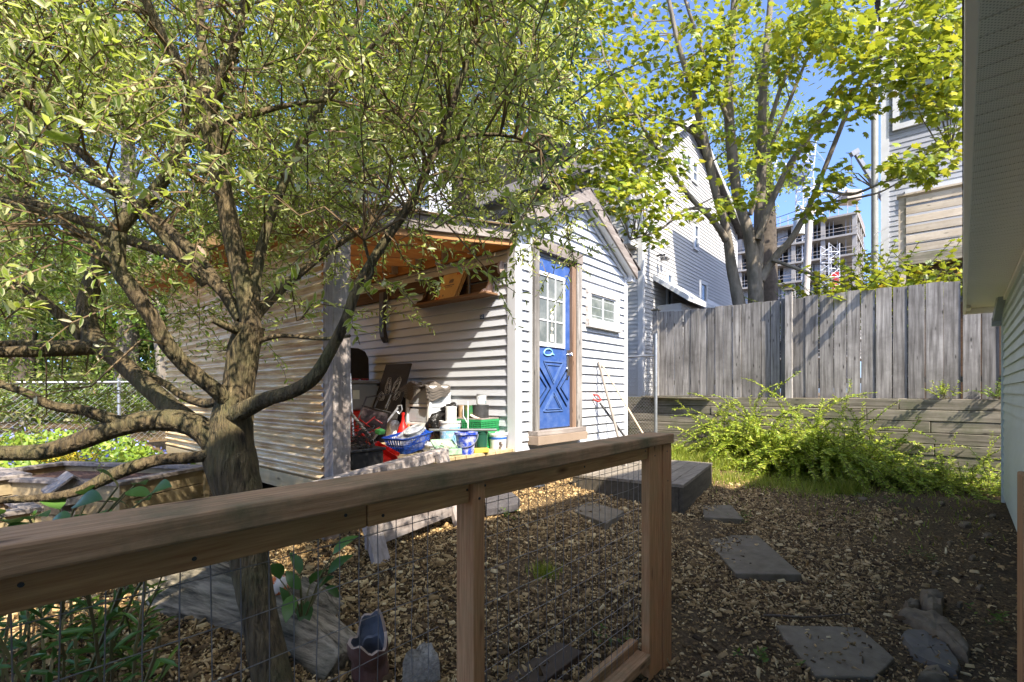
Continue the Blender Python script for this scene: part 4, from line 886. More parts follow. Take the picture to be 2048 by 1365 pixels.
# broken clay pot
p = at_g(742, 1352); cp = thing('clay_pipe', p, 'broken brown clay chimney pot standing on the mulch', 'pot'); n = 36; TILT = Matrix.Rotation(R(17), 3, Vector((SU, -CU, 0)))
claym = pm('brown glazed clay', (.10, .045, .035), (.17, .085, .065), 8, rough=.35, bump=.2, c3=(.22, .15, .13), samt=.5, sscale=6)
inm = pm('blue grey glaze', (.10, .115, .14), (.17, .18, .20), 6, rough=.25, bump=.1)
def hgt(a): return .205+.03*math.sin(a*2+1)+.012*math.sin(a*7)+max(0, min(.05, .2*(1-abs((a-.6+math.pi) % (2*math.pi)-math.pi)/.95)))
def wallr(rad, f): return [[p+TILT @ Vector((rad(z)*math.cos(2*math.pi*j/n), rad(z)*math.sin(2*math.pi*j/n), z*hgt(2*math.pi*j/n))) for j in range(n)] for z in f]
ro_ = lambda z: .078+.006*(z > .58)+.004*math.sin(z*9); F_ = [0, .15, .3, .45, .57, .6, .8, 1]
O = wallr(ro_, F_); I = wallr(lambda z: ro_(z)-.013, F_[::-1])
def skin(rs):
    mb = MB()
    for i in range(len(rs)-1):
        for j in range(n): mb.quad(rs[i][j], rs[i][(j+1) % n], rs[i+1][(j+1) % n], rs[i+1][j])
    return mb
skin(O).build('outer_wall', claym, cp, smooth=45); skin([O[-1], I[0]]).build('broken_rim', pm('bare clay edge', (.36, .27, .21), rough=.9), cp); skin(I).build('inner_wall', inm, cp, smooth=45)
# driftwood log
drift = pm('silvered driftwood', (.045, .036, .024), (.36, .30, .215), 26, stretch=(.07, 1, 1), pos=(.38, .62), rough=.9, bump=.9, bdist=.02, c3=(.09, .095, .05), sscale=2.5, samt=.5)
def log(pts, rad, lab, seed, cat='log', name='driftwood_log', m_=None):
    P_, R_ = smooth_path(pts, rad, 10); rnd = random.Random(seed); mb = MB(); n = 30; k = len(P_); vs = []; fs = []
    ph = [rnd.uniform(0, 6) for _ in range(6)]
    for i, q in enumerate(P_):
        tt = (P_[min(i+1, k-1)]-P_[max(i-1, 0)]).normalized(); s_ = tt.cross(UP).normalized(); u_ = s_.cross(tt)
        for j in range(n):
            a = 2*math.pi*j/n; r_ = R_[i]*(1+.10*math.sin(3*a+ph[0]+i*.12)+.07*math.sin(5*a+ph[1]-i*.2)+.05*math.sin(8*a+i*.3)+rnd.uniform(-.006, .006))
            vs.append(q+(s_*math.cos(a)+u_*math.sin(a))*r_)
    for i in range(k-1):
        for j in range(n): fs.append((i*n+j, i*n+(j+1) % n, (i+1)*n+(j+1) % n, (i+1)*n+j))
    fs += [tuple(range(n))[::-1], tuple((k-1)*n+j for j in range(n))]
    ob = mb.add(vs, fs).build(name, m_ or drift, smooth=75, label=lab, cat=cat)
    dv = P_[-1]-P_[0]; fz = math.atan2(dv.y, dv.x); ob.data.transform(Matrix.Rotation(-fz, 4, 'Z')); ob.rotation_euler.z = fz; return ob
log([at_d(335, 1165, 2.7), at_d(420, 1200, 2.62), at_d(520, 1240, 2.5), at_d(610, 1285, 2.35), at_d(695, 1345, 2.2)], [.15, .19, .18, .16, .12], 'thick silvery driftwood log lying behind the mesh under the tree', 3)
log([at_d(590, 1190, 2.75), at_d(640, 1225, 2.7), at_d(700, 1290, 2.6)], [.10, .13, .11], 'short grey driftwood chunk behind the thick log', 5)
c = at_d(557, 1172, 2.45); mb = MB(); blob(mb, c, .045, .1, 12, 16, 2, (1, 1, 1.2), 2); mb.build('garden_ornament', pm('orange and white glaze', (.72, .66, .60), (.70, .16, .03), 9, rough=.4, bump=0, pos=(.49, .51)), smooth=180, label='small orange and white ornament among leaves beside the trunk', cat='ornament')
# ================================================================ tools leaning on the shed front
def lean(a, b_, zend=.3):
    d = (b_-a); t_ = (zend-a.z)/d.z; return a, a+d*t_
t = thing('shovel', (6.1, 3.0, .3), 'black shovel with red grip and red collar leaning on the white clapboard', 'shovel')
a, b_ = lean(at_v(1193, 797, 3.375), at_v(1254, 880, 2.98), .30)
MB().tube([a.lerp(b_, .06), b_], .0165, 8).build('shaft', blackp, t, smooth=60)
g = a; e = (a-b_).normalized(); MB().tube([g-e*.06, g-e*.02+S*.045, g+e*.05+S*.055, g+e*.06, g+e*.05-S*.055, g-e*.02-S*.045, g-e*.06], .014, 8).build('grip', redpl, t, smooth=60)
MB().tube([a.lerp(b_, .52), a.lerp(b_, .60)], .02, 10).build('collar', redpl, t)
q = b_; MB().prism([q-S*.10+e*.12, q+S*.10+e*.12, q+S*.10-e*.06, q-e*.14, q-S*.10-e*.06], (.006, .006, 0)).build('blade', pm('steel', (.25, .26, .26), rough=.4, metal=.7), t)
a, b_ = lean(at_v(1197, 724, 3.385), at_v(1238, 880, 3.02), .28)
t = thing('rake', b_, 'grey wooden pole rake leaning on the white clapboard', 'rake')
MB().tube([a, b_], [.018, .02], 8).build('handle', wood('grey pole', (.22, .19, .16), (.36, .32, .28), 'z', 20), t, smooth=60)
mb = MB().bar(b_-S*.16, b_+S*.16, .025, .02)
for i in range(9): mb.bar(b_+S*(-.15+.0375*i), b_+S*(-.15+.0375*i)-Fd*.07-UP*.02, .008, .008)
mb.build('tines', pm('rusty steel', (.12, .07, .05), rough=.7, metal=.5), t)
a, b_ = lean(at_v(1203, 729, 3.375), at_v(1286, 868, 2.86), .30)
t = thing('broom', b_, 'broom with pale wooden handle leaning past the shed corner', 'broom')
MB().tube([a, b_], .0125, 8).build('handle', wood('pale broomstick', (.55, .42, .26), (.68, .55, .38), 'z', 16), t, smooth=60)
MB().prism([b_-S*.05+UP*.1, b_+S*.05+UP*.1, b_+S*.13-UP*.12, b_-S*.13-UP*.12], Fd*.05).build('bristles', wood('straw', (.35, .24, .10), (.5, .38, .18), 'z', 60), t)
# ================================================================ timber retaining wall and board fence
RU = 10.05
rw = thing('retaining_wall', (RU, 1.8, 0), 'weathered stacked timber retaining wall below the grey board fence', 'wall')
for i in range(8):
    z0 = 1.29-.178*(i+1); y = -1.25+(.0 if i % 2 else -.9); f = random.uniform(-.008, .008)
    while y < 6.4:
        ln = random.uniform(1.9, 2.7); xx = RU+random.uniform(-.012, .012)+f
        MB().box(xx, 10.17, y+.004, y+ln-.004, z0+.004, z0+.174).build('timber', greyv, rw, bevel=.008); y += ln
tp = MB().bar((9.98, 3.2, 1.315), (10.0, 4.7, 1.30), .11, .03); tp.build('loose_plank', greyv, bevel=.003, label='loose plank lying on top of the retaining wall by the fence corner', cat='plank')
fc = thing('board_fence', (10.25, 1.8, 1.2), 'tall weathered grey vertical board fence on top of the retaining wall', 'fence')
y = 4.40
while y > -1.5:
    wd = random.uniform(.155, .195) if y > 2 else random.uniform(.19, .225)
    tz = 3.13+.012*math.sin(y*1.7)+random.uniform(-.012, .012); gp_ = random.choice((.006, .009, .012, .018, .026))*(.7 if y > 2 else 1.2); tl = random.uniform(-.006, .006)
    xx = 10.24+random.uniform(-.016, .014)
    MB().prism([(xx, y-wd+gp_, 1.29), (xx, y, 1.29), (xx, y+tl, tz), (xx, y-wd+gp_+tl, tz+random.uniform(-.008, .008))], (.022, 0, 0)).build('board', greyz, fc, bevel=.002)
    y -= wd
for zz in (1.55, 2.80): MB().box(10.275, 10.32, -1.5, 4.4, zz, zz+.09).build('rail', greyv, fc)
for yy, tz in ((4.46, 3.17), (1.885, 3.26)):
    pp = MB().box(10.115, 10.222, yy-.055, yy+.055, 1.2, tz).build('post', greyz, fc, bevel=.003)
    MB().box(10.09, 10.25, yy-.08, yy+.08, tz+.001, tz+.03).box(10.115, 10.222, yy-.055, yy+.055, tz+.031, tz+.05).build('post_cap', greyv, pp, bevel=.008)
# ================================================================ chain link by the shed corner
def chainlink(name, a, b_, z0, z1, lab, posts, r=.0022, pitch=.07, rail=True, extra=None):
    a = Vector(a); b_ = Vector(b_); d = b_-a; ln = math.hypot(d.x, d.y); h = Vector((d.x, d.y, 0))/ln; t = thing(name, (a+b_)/2, lab, 'fence')
    pt = lambda s_, z: Vector((a.x, a.y, 0))+h*s_+UP*(z+d.z*s_/ln)
    mb = MB(); H = z1-z0; x = -H
    while x < ln:
        for sg_ in (1, -1):
            s0, s1 = (x, x+H); za, zb = (z0, z1) if sg_ > 0 else (z1, z0)
            if s0 < 0: f = -s0/H; s0 = 0; za = za+(zb-za)*f
            if s1 > ln: f = (ln-s0)/(s1-s0); s1 = ln; zb = za+(zb-za)*f
            if s1 > s0: mb.tube([pt(s0, za), pt(s1, zb)], r, 4)
        x += pitch
    mb.build('mesh', galv, t)
    if rail: MB().tube([pt(0, z1), pt(ln, z1)], .021, 10).build('top_rail', galv, t, smooth=60)
    for s_ in posts: MB().tube([pt(s_, -.2 if s_ else -.2)*1, pt(s_, z1+.06)], .026, 10).build('post', galv, t, smooth=60)
    return t
t = chainlink('chain_link_gate', (9.75, 4.28, 0), (9.75, 5.25, 0), .45, 2.16, 'narrow chain link gate with galvanised post beside the shed corner', (.9,))
MB().tube([(9.75, 4.28, .1), (9.75, 4.28, 2.62)], .036, 12).build('gate_post', galv, t, smooth=60)
chainlink('chain_link_fence', at_d(-60, 900, 6.4)*Vector((1, 1, 0)) if False else (lambda p: (p.x, p.y, 0))(at_d(-60, 784, 6.6)), (lambda p: (p.x, p.y, .05))(at_d(352, 784, 8.4)), .55, 1.52, 'chain link boundary fence with bright top rail behind the planting beds', (.0, 1.6, 3.2), pitch=.085)
# ================================================================ planting beds
def bed(name, A, B, depth_, z1, lab):
    A = Vector(A); B = Vector(B); ax_ = (B-A).normalized(); bk = Vector((-ax_.y, ax_.x, 0)); 
    if bk.dot(Fd) < 0: bk = -bk
    t = thing(name, (A+B)/2+bk*depth_/2, lab, 'planter'); n = 3; h = .36
    Mq = Matrix(((ax_.x, bk.x, 0, A.x), (ax_.y, bk.y, 0, A.y), (0, 0, 1, z1-h), (0, 0, 0, 1))); W = (B-A).length
    fm = wood('honey planter board', (.28, .21, .12), (.44, .35, .21), 'x', 22, grey=(.22, .17, .08), gamt=.6, rand=.1)
    mb = MB(Mq)
    for i in range(n): mb.box(.03, W-.03, 0, .03, h/n*i+.004, h/n*(i+1)-.004)
    mb.build('front_wall', fm, t, bevel=.003); mb = MB(Mq)
    for i in range(n): mb.box(.03, W-.03, depth_-.03, depth_, h/n*i+.004, h/n*(i+1)-.004)
    mb.build('back_wall', fm, t, bevel=.003)
    for x0, x1 in ((0, .028), (W-.028, W)):
        mb = MB(Mq)
        for i in range(n): mb.box(x0, x1, .031, depth_-.031, h/n*i+.004, h/n*(i+1)-.004)
        mb.build('side_wall', fm, t, bevel=.003)
    for x in (-.02, W-.03):
        for y in (-.02, depth_-.03): MB(Mq).box(x, x+.05, y, y+.05, -.1, h-.001).build('corner_post', fm, t)
    mb = MB(Mq); mb.box(-.03, W+.03, -.03, .06, h, h+.03); mb.box(-.03, W+.03, depth_-.06, depth_+.03, h, h+.03); mb.box(-.03, .06, .061, depth_-.061, h, h+.03); mb.box(W-.06, W+.03, .061, depth_-.061, h, h+.03)
    mb.build('cap_boards', greyx, t, bevel=.004)
    MB(Mq).box(.03, W-.03, .031, depth_-.031, 0, h-.05).build('soil', pm('planter soil', (.07, .035, .025), (.14, .08, .055), 30, rough=1, bump=1, bdist=.02), t)
bed('planting_bed', (.86, 4.44, 0), (1.54, 4.84, 0), 1.5, .72, 'honey coloured plank planting bed nearest the corrugated porch wall')
bed('planting_bed', (-.75, 4.05, 0), (.40, 4.18, 0), .55, .66, 'low planting bed of tan boards nearest to the mossy railing cap')
bed('planting_bed', (-1.2, 4.95, 0), (.45, 5.28, 0), 1.1, .74, 'long planting bed behind the low tan one with yellow flowers')
b0 = at_d(140, 1005, 3.6); bh = thing('birdhouse', (b0.x, b0.y, .3), 'small weathered birdhouse with pitched board roof by the planting beds', 'birdhouse')
MB().box(b0.x-.05, b0.x+.05, b0.y-.05, b0.y+.05, .2, .58).build('post', greyz, bh)
MB().prism([(b0.x-.09, b0.y-.1, .58), (b0.x+.09, b0.y-.1, .58), (b0.x+.09, b0.y-.1, .70), (b0.x, b0.y-.1, .78), (b0.x-.09, b0.y-.1, .70)], (0, .2, 0)).build('box', greyz, bh)
for sx in (-1, 1): MB().prism([(b0.x, b0.y-.15, .80), (b0.x+sx*.14, b0.y-.15, .68), (b0.x+sx*.14, b0.y-.15, .665), (b0.x, b0.y-.15, .782)], (0, .30, 0)).build('roof_board', greyx, bh)
# ================================================================ buildings beyond the fence
def house_window(parent, a, d, nrm, w_, h, fw_=.08, cross=True):
    a = Vector(a); d = Vector(d); nrm = Vector(nrm)
    q = lambda s_, z, o: a+d*s_+UP*z+nrm*o
    mb = MB()
    def bx(s0, s1, z0, z1, o0, o1): mb.prism([q(s0, z0, o0), q(s1, z0, o0), q(s1, z1, o0), q(s0, z1, o0)], nrm*(o1-o0))
    bx(-fw_, 0, -fw_, h+fw_, .0, .05); bx(w_, w_+fw_, -fw_, h+fw_, 0, .05); bx(0, w_, h, h+fw_, 0, .05); bx(0, w_, -fw_, 0, 0, .05)
    if cross: bx(0, w_, h*.5-.025, h*.5+.025, .0, .035)
    f = mb.build('window', whitep, parent)
    m = MB(); m.quad(q(0, 0, .012), q(w_, 0, .012), q(w_, h, .012), q(0, h, .012)); m.build('pane', farglass, f)
    return f
farglass = pm('far window glass', (.05, .07, .10), (.10, .13, .17), 1.2, rough=.05, spec=1., bump=0)
gsid = pm('light grey siding', (.43, .43, .425), (.48, .48, .475), .6, rough=.6, bump=0)
gsid2 = pm('cool grey siding', (.30, .315, .35), (.35, .365, .39), .6, rough=.6, bump=0)
GV = 6.16; GU0, GU1 = 13.1, 22.4
hb_ = thing('gabled_house', (17, 10, 1), 'tall light grey gabled house behind the shed and maple trunks', 'house')
apx, apz, evz = 16.6, 10.6, 8.2
def gb(z): return (0, GU1-GU0) if z < evz else ((z-evz)/(apz-evz)*(apx-GU0), GU1-GU0-(z-evz)/(apz-evz)*(GU1-apx))
mb = MB(); mb.prism([(GU0, GV+.01, .5), (GU1, GV+.01, .5), (GU1, GV+.01, evz), (apx, GV+.01, apz), (GU0, GV+.01, evz)], (0, 9.5, 0))
clapboard(mb, (GU0, GV, 0), (1, 0, 0), (0, -1, 0), .6, apz, .12, gb, .022); clapboard(mb, (GU0, GV, 0), (0, 1, 0), (-1, 0, 0), .6, evz, .12, lambda z: (0, 9.5), .022)
mb.build('wall', gsid, hb_)
for x0, x1, y0 in ((GU0-.03, GU0+.12, GV-.03), (GU1-.12, GU1+.03, GV-.03)): MB().box(x0, x1, y0, GV-.0, .5, evz).build('corner_trim', whitep, hb_)
MB().box(GU0-.03, GU0-.0, GV, GV+.12, .5, evz).build('corner_trim', whitep, hb_)
for ex, sg in ((GU0-.35, -1), (GU1+.35, 1)):
    ez = evz-(apz-evz)/(apx-GU0 if sg < 0 else GU1-apx)*.35
    MB().prism([(apx, GV-.3, apz+.02), (ex, GV-.3, ez+.02), (ex, GV-.3, ez+.16), (apx, GV-.3, apz+.16)], (0, 10, 0)).build('roof', shingle, hb_)
    MB().prism([(apx, GV-.33, apz-.02), (ex, GV-.33, ez-.02), (ex, GV-.33, ez+.18), (apx, GV-.33, apz+.18)], (0, .028, 0)).build('rake_board', gsid, hb_)
def wpx(parent, v, x0, y0, x1, y1, cross=True):
    a, b_ = at_v(x0, y0, v), at_v(x1, y1, v); house_window(parent, (a.x, v-.018, b_.z), (1, 0, 0), (0, -1, 0), b_.x-a.x, a.z-b_.z, .09, cross)
wpx(hb_, GV, 1371, 310, 1378, 352); wpx(hb_, GV, 1384, 325, 1391, 366); wpx(hb_, GV, 1387, 452, 1393, 498); wpx(hb_, GV, 1333, 550, 1340, 612)
# low bump-out with its own roof
a, b_ = at_v(1362, 560, 5.4), at_v(1450, 600, 5.4)
mb = MB().box(a.x, b_.x, 5.41, GV-.03, .5, 4.0); clapboard(mb, (a.x, 5.4, 0), (1, 0, 0), (0, -1, 0), .6, 4.0, .105, lambda z: (0, b_.x-a.x), .016); clapboard(mb, (a.x, 5.4, 0), (0, 1, 0), (-1, 0, 0), .6, 4.0, .105, lambda z: (0, .75), .016)
mb.build('bump_out', gsid, hb_)
MB().prism([(a.x-.25, 5.1, 4.0), (a.x-.25, GV, 4.75), (a.x-.25, GV, 4.9), (a.x-.25, 5.1, 4.15)], (b_.x-a.x+.6, 0, 0)).build('bump_out_roof', whitep, hb_)
w0, w1 = at_v(1400, 568, 5.4), at_v(1409, 608, 5.4); house_window(hb_, (w0.x, 5.38, w1.z), (1, 0, 0), (0, -1, 0), w1.x-w0.x, w0.z-w1.z, .1, False)
# upper bay, slatted deck and rusty pipe on the side wall
mb = MB().box(12.5, 13.06, 6.3, 7.5, 5.55, 8.6); clapboard(mb, (12.49, 6.3, 0), (0, 1, 0), (-1, 0, 0), 5.55, 8.6, .105, lambda z: (0, 1.2), .016); clapboard(mb, (12.49, 6.29, 0), (1, 0, 0), (0, -1, 0), 5.55, 8.6, .105, lambda z: (0, .57), .016)
mb.build('bay', gsid, hb_); MB().box(12.46, 12.58, 6.255, 6.275, 5.55, 8.6).build('bay_trim', whitep, hb_)
mb = MB()
for i in range(14): y = 7.6+i*.16; mb.box(12.1, 12.14, y, y+.07, 5.9, 7.4)
mb.box(12.06, 12.1, 7.5, 9.9, 5.8, 5.95); mb.box(12.06, 12.1, 7.5, 9.9, 7.3, 7.42); mb.build('slatted_deck', greyz, hb_)
MB().tube([(12.3, 6.55, 1.), (12.3, 6.55, 5.54)], .075, 10).build('drain_pipe', pm('rusty brown pipe', (.20, .055, .03), (.27, .09, .05), 6, rough=.7), hb_, smooth=60)
MB().box(11.0, 13.0, 7.9, 12.5, 8.7, 8.85).box(11.0, 13.0, 7.9, 8.0, 8.85, 9.0).build('upper_eave', whitep, hb_)
mb = MB(); 
for dx_ in (0, .35): q = at_v(1316+dx_*20, 512, GV-.05); mb.tube([q+Vector((0, .05, 0)), q+Vector((0, -.12, .02))], .03, 6); mb.lathe(q+Vector((0, -.16, -.06)), [(.05, 0), (.09, -.1)], 10)
mb.build('flood_lamp', blackp, hb_)
# second grey house further back
hc_ = thing('row_house', (9, 17, 1), 'grey clapboard house far behind the porch roof, half hidden by leaves', 'house')
mb = MB().box(10.6, 17, 15.0, 23, .5, 11.5); clapboard(mb, (10.6, 14.99, 0), (1, 0, 0), (0, -1, 0), .6, 11.5, .13, lambda z: (0, 6.4), .022); clapboard(mb, (10.59, 15, 0), (0, 1, 0), (-1, 0, 0), .6, 11.5, .13, lambda z: (0, 8), .016); mb.build('wall', gsid2, hc_)
MB().prism([(10.2, 14.6, 11.4), (17.4, 14.6, 11.4), (17.4, 14.6, 11.6), (13.8, 14.6, 13.8), (10.2, 14.6, 11.6)], (0, 8.8, 0)).build('roof', shingle, hc_)
MB().box(10.15, 17.4, 14.55, 14.598, 11.35, 11.62).build('fascia', whitep, hc_)
for s_ in (1.0, 3.2): house_window(hc_, (10.6+s_, 14.97, 8.6), (1, 0, 0), (0, -1, 0), 1.0, 1.5, .1)
# blue-grey house with balcony
CUq = 14.0; CV = .70
hd_ = thing('balcony_house', (16, -3, 1), 'blue grey sided house with wide window and slatted timber balcony behind the fence', 'house')
mb = MB().box(CUq+.01, 22, -7, CV, .8, 12.5); clapboard(mb, (CUq, CV, 0), (0, -1, 0), (-1, 0, 0), .9, 12.5, .115, lambda z: (0, 7.7), .015); mb.build('wall', gsid2, hd_)
MB().box(CUq-.03, CUq+.1, CV-.12, CV+.03, .8, 12.5).build('corner_trim', whitep, hd_)
MB().tube([(CUq-.06, CV+.14, .8), (CUq-.06, CV+.14, 9.8), (CUq+.1, CV+.14, 10.1)], .07, 10).build('downpipe', pm('dull downpipe', (.26, .265, .25), rough=.6, bump=0), hd_, smooth=60)
MB().box(CUq-.45, 22.4, -7.4, CV+.35, 12.5, 12.7).build('roof', shingle, hd_)
a, b_ = at_u(1799, 250, CUq), at_u(1948, 205, CUq); za = at_u(1799, 140, CUq).z
f0 = at_u(1893, 215, CUq)
house_window(hd_, (CUq-.02, a.y, a.z), (0, -1, 0), (-1, 0, 0), a.y-f0.y-.07, za-a.z, .12, False); house_window(hd_, (CUq-.02, f0.y-.07, a.z), (0, -1, 0), (-1, 0, 0), 1.1, za-a.z, .12, False)
q = at_u(1810, 395, 13.98); MB().box(13.93, 13.985, -5, q.y, q.z-.16, q.z+.14).build('door_lintel', whitep, hd_)
BU = 12.9; p0, p1 = at_u(1797, 512, BU), at_u(1950, 488, BU); zt = at_u(1797, 398, BU).z
tan = wood('raw balcony board', (.44, .37, .29), (.60, .53, .44), 'y', 16, grey=(.3, .24, .17), gamt=.6, rand=.12)
mb = MB(); k = 6; hh = (zt-p0.z)/k
for i in range(k): MB().box(BU-.02, BU+.01, -2.6, p0.y-.12, p0.z+hh*i+.03, p0.z+hh*(i+1)-.02).build('balcony_slat', tan, hd_, bevel=.003)
for y in (p0.y, p0.y-1.35): MB().box(BU+.012, BU+.12, y-.12, y, 1.0, zt+.02).build('balcony_post', tan, hd_)
MB().box(BU-.06, BU+.14, -2.6, p0.y+.03, zt+.021, zt+.06).build('balcony_cap', tan, hd_)
MB().box(BU-.03, CUq-.03, -2.6, p0.y+.0, p0.z-.22, p0.z-.0).build('balcony_deck', greyv, hd_)
MB().box(13.2, 13.9, -2.6, p0.y-.3, 1.2, p0.z-.23).build('under_deck_shade', darkw, hd_)  # dark box put in as painted shade beneath the balcony deck
mb = MB(); v_ = at_u(1775, 620, 13.6).y
for i in range(16): mb.tube([(13.7, v_-.05+.02*i-.16*0, 1.2+.25*i), (13.7, v_-.35, 1.5+.25*i)], .012, 4)
mb.build('lattice', whitep, hd_)
# concrete tower under construction
TU, TV = 85.6, 7.2
tw = thing('construction_tower', (TU, TV+8, 0), 'unfinished concrete apartment tower of open floors beyond the fence', 'building')
conc = pm('raw concrete', (.25, .245, .235), (.31, .30, .285), .5, rough=.9, bump=0); shade = pm('painted floor shade', (.025, .03, .038), (.045, .05, .06), .3, rough=.9, bump=0)  # second colour is painted interior shade; the roof stacks share it
TL, TR = 24.0, 14.0; top = 27.4; fh = 2.95
for k in range(8):
    z = top-fh*k; MB().box(TU, TU+TR, TV, TV+TL, z-.28, z).build('floor_slab', conc, tw)
mb = MB(); r_ = random.Random(3)
for k in range(1, 8):
    z0 = top-fh*k
    y = TV+.05
    while y < TV+TL-.6: MB().box(TU+.25, TU+.8, y, y+.55, z0+.001, z0+fh-.281).build('column', conc, tw); y += 3.9
    x = TU+.9
    while x < TU+TR: MB().box(x, x+.5, TV+.1, TV+.6, z0+.001, z0+fh-.281).build('column', conc, tw); x += 3.4
MB().box(TU+4, TU+TR-.5, TV+2.2, TV+TL-.5, 2, top-.29).build('shaded_core', shade, tw)  # near-black core paints the shade inside the open floors
mb = MB(); mbr = MB()
for k in range(1, 8):
    z0 = top-fh*k
    for i in range(46):
        y = TV+.4+i*.52
        if r_.random() < .55: mb.box(TU+1.4, TU+1.5, y, y+.09, z0+.002, z0+fh-.282)
    for zz in (.5, 1.0): mbr.box(TU+.03, TU+.07, TV, TV+TL, z0+zz, z0+zz+.05); mbr.box(TU, TU+TR, TV+.03, TV+.07, z0+zz, z0+zz+.05)
    for i in range(12):
        y = TV+r_.uniform(1, TL-3)
        if r_.random() < .5: mb.box(TU+1.9, TU+2.0, y, y+r_.uniform(1, 2.5), z0+.003, z0+fh-.283)
mb.build('stud_frame', pm('steel stud', (.42, .46, .52), rough=.5, bump=0), tw); mbr.build('guard_rail', pm('guard rail', (.45, .40, .36), rough=.6, bump=0), tw)
mb = MB(); y = TV
while y < TV+TL: mb.box(TU+.1, TU+.18, y, y+.08, top+.001, top+1.5); y += 1.1
x = TU+.4
while x < TU+TR: mb.box(x, x+.08, TV+.1, TV+.18, top+.001, top+1.5); x += .9
mb.box(TU+.2, TU+.23, TV, TV+TL, top+1.0, top+1.05); MB().box(TU+2, TU+6, TV+14, TV+18, top, top+.9).build('roof_stack', shade, tw); MB().box(TU+3, TU+5, TV+4, TV+5, top, top+.7).build('roof_stack', shade, tw); mb.build('roof_railing', pm('rail post', (.5, .42, .36), rough=.6, bump=0), tw)
a = at_u(1671, 548, TU-.6); MB().box(TU-.7, TU-.3, a.y-.5, a.y+.5, a.z-4, a.z+.2).build('red_hoist_panel', pm('red hoarding', (.60, .03, .02), rough=.5, bump=0), tw)
def lattice(mb, a, b_, w_, bays, r=.07):
    a = Vector(a); b_ = Vector(b_); t = (b_-a).normalized(); s_ = t.orthogonal().normalized(); u_ = t.cross(s_); C = [(s_*i+u_*j)*w_/2 for i, j in ((1, 1), (-1, 1), (-1, -1), (1, -1))]
    for c_ in C: mb.tube([a+c_, b_+c_], r, 4)
    for k in range(bays):
        p, q = a.lerp(b_, k/bays), a.lerp(b_, (k+1)/bays)
        for i in range(4):
            mb.tube([p+C[i], q+C[(i+1) % 4]] if k % 2 else [p+C[(i+1) % 4], q+C[i]], r*.6, 4); mb.tube([p+C[i], p+C[(i+1) % 4]], r*.6, 4)
mb = MB(); lattice(mb, at_d(1660, 640, 69), at_d(1660, 490, 69), 1.6, 9, .08); mb.build('hoist_mast', pm('light steel', (.55, .58, .62), rough=.5, bump=0), tw)
# cranes, pole, wires
cr_ = thing('tower_crane', at_d(1610, 784, 76), 'white lattice tower crane rising over the unfinished tower', 'crane'); steel = pm('white crane steel', (.62, .65, .70), rough=.5, bump=0)
mb = MB(); lattice(mb, at_d(1606, 620, 76), at_d(1610, 360, 76), 1.7, 13, .10); mb.build('mast', steel, cr_)
mb = MB(); lattice(mb, at_d(1610, 360, 76), at_d(1617, 282, 76), 1.5, 5, .09); mb.build('tower_head', steel, cr_)
mb = MB(); lattice(mb, at_d(1625, 372, 76), at_d(1722, 398, 74), 1.2, 8, .08); mb.build('counter_jib', steel, cr_)
mb = MB(); lattice(mb, at_d(1600, 358, 76), at_d(1520, 322, 80), 1.6, 9, .08); mb.tube([at_d(1617, 282, 76), at_d(1540, 318, 79)], .06, 4); mb.tube([at_d(1617, 282, 76), at_d(1700, 385, 74.5)], .06, 4); mb.build('jib', steel, cr_)
MB().cbox(at_d(1699, 396, 74.5), (2.6, 2., 1.5), .6).build('counterweight', pm('counterweight concrete', (.42, .36, .30), rough=.9, bump=0), cr_)
MB().cbox(at_d(1588, 352, 75), (4.0, 3.0, 1.8), .4).build('machinery_house', pm('navy machinery', (.06, .10, .22), rough=.5, bump=0), cr_)
bm_ = thing('crane_boom', at_d(1760, 390, 60), 'grey telescopic crane boom with hook line against the blue sky', 'crane'); bst = pm('boom steel', (.16, .18, .21), rough=.5, bump=0)
MB().bar(at_d(1712, 308, 60), at_d(1775, 410, 60), .36, .45).bar(at_d(1735, 345, 60), at_d(1775, 410, 60.1), .5, .6).build('boom', bst, bm_)
MB().bar(at_d(1702, 310, 60), at_d(1716, 302, 60), .5, .6).build('boom_head', bst, bm_); MB().tube([at_d(1703, 310, 60), at_d(1703, 356, 60)], .05, 4).tube([at_d(1703, 356, 60), at_d(1703, 372, 60)], .14, 5).build('hook_line', bst, bm_)
up_t = thing('utility_pole', at_d(1606, 784, 26), 'pale wooden utility pole carrying a cylindrical transformer', 'pole')
polem = wood('pale pole', (.34, .31, .28), (.48, .44, .40), 'z', 20, knots=False)
MB().tube([at_d(1604, 700, 26), at_d(1622, 398, 26)], [.21, .15], 12).build('post', polem, up_t, smooth=60)
MB().lathe(at_d(1598, 470, 25.8)+UP*.0, [(.2, -.02), (.27, 0), (.27, .75), (.2, .8)], 16).build('transformer', pm('pale transformer', (.55, .60, .60), rough=.5, bump=0), up_t, smooth=40)
MB().bar(at_d(1600, 415, 26), at_d(1645, 428, 26.5), .1, .12).build('crossarm', polem, up_t)
wl = thing('power_line', at_d(1620, 420, 26), 'thin dark overhead wires strung from the utility pole', 'wire'); mb = MB()
for (x0, y0, d0, x1, y1, d1) in ((1380, 470, 30, 1619, 412, 26), (1380, 485, 30, 1618, 425, 26), (1619, 412, 26, 1900, 330, 24), (1612, 520, 26, 1440, 600, 24), (1612, 530, 26, 1900, 480, 22), (1380, 520, 32, 1616, 455, 26)):
    A, B = at_d(x0, y0, d0), at_d(x1, y1, d1); mb.tube([A.lerp(B, k/10)-UP*1.2*(k/10)*(1-k/10) for k in range(11)], .018, 4)
mb.build('wire', blackp, wl)
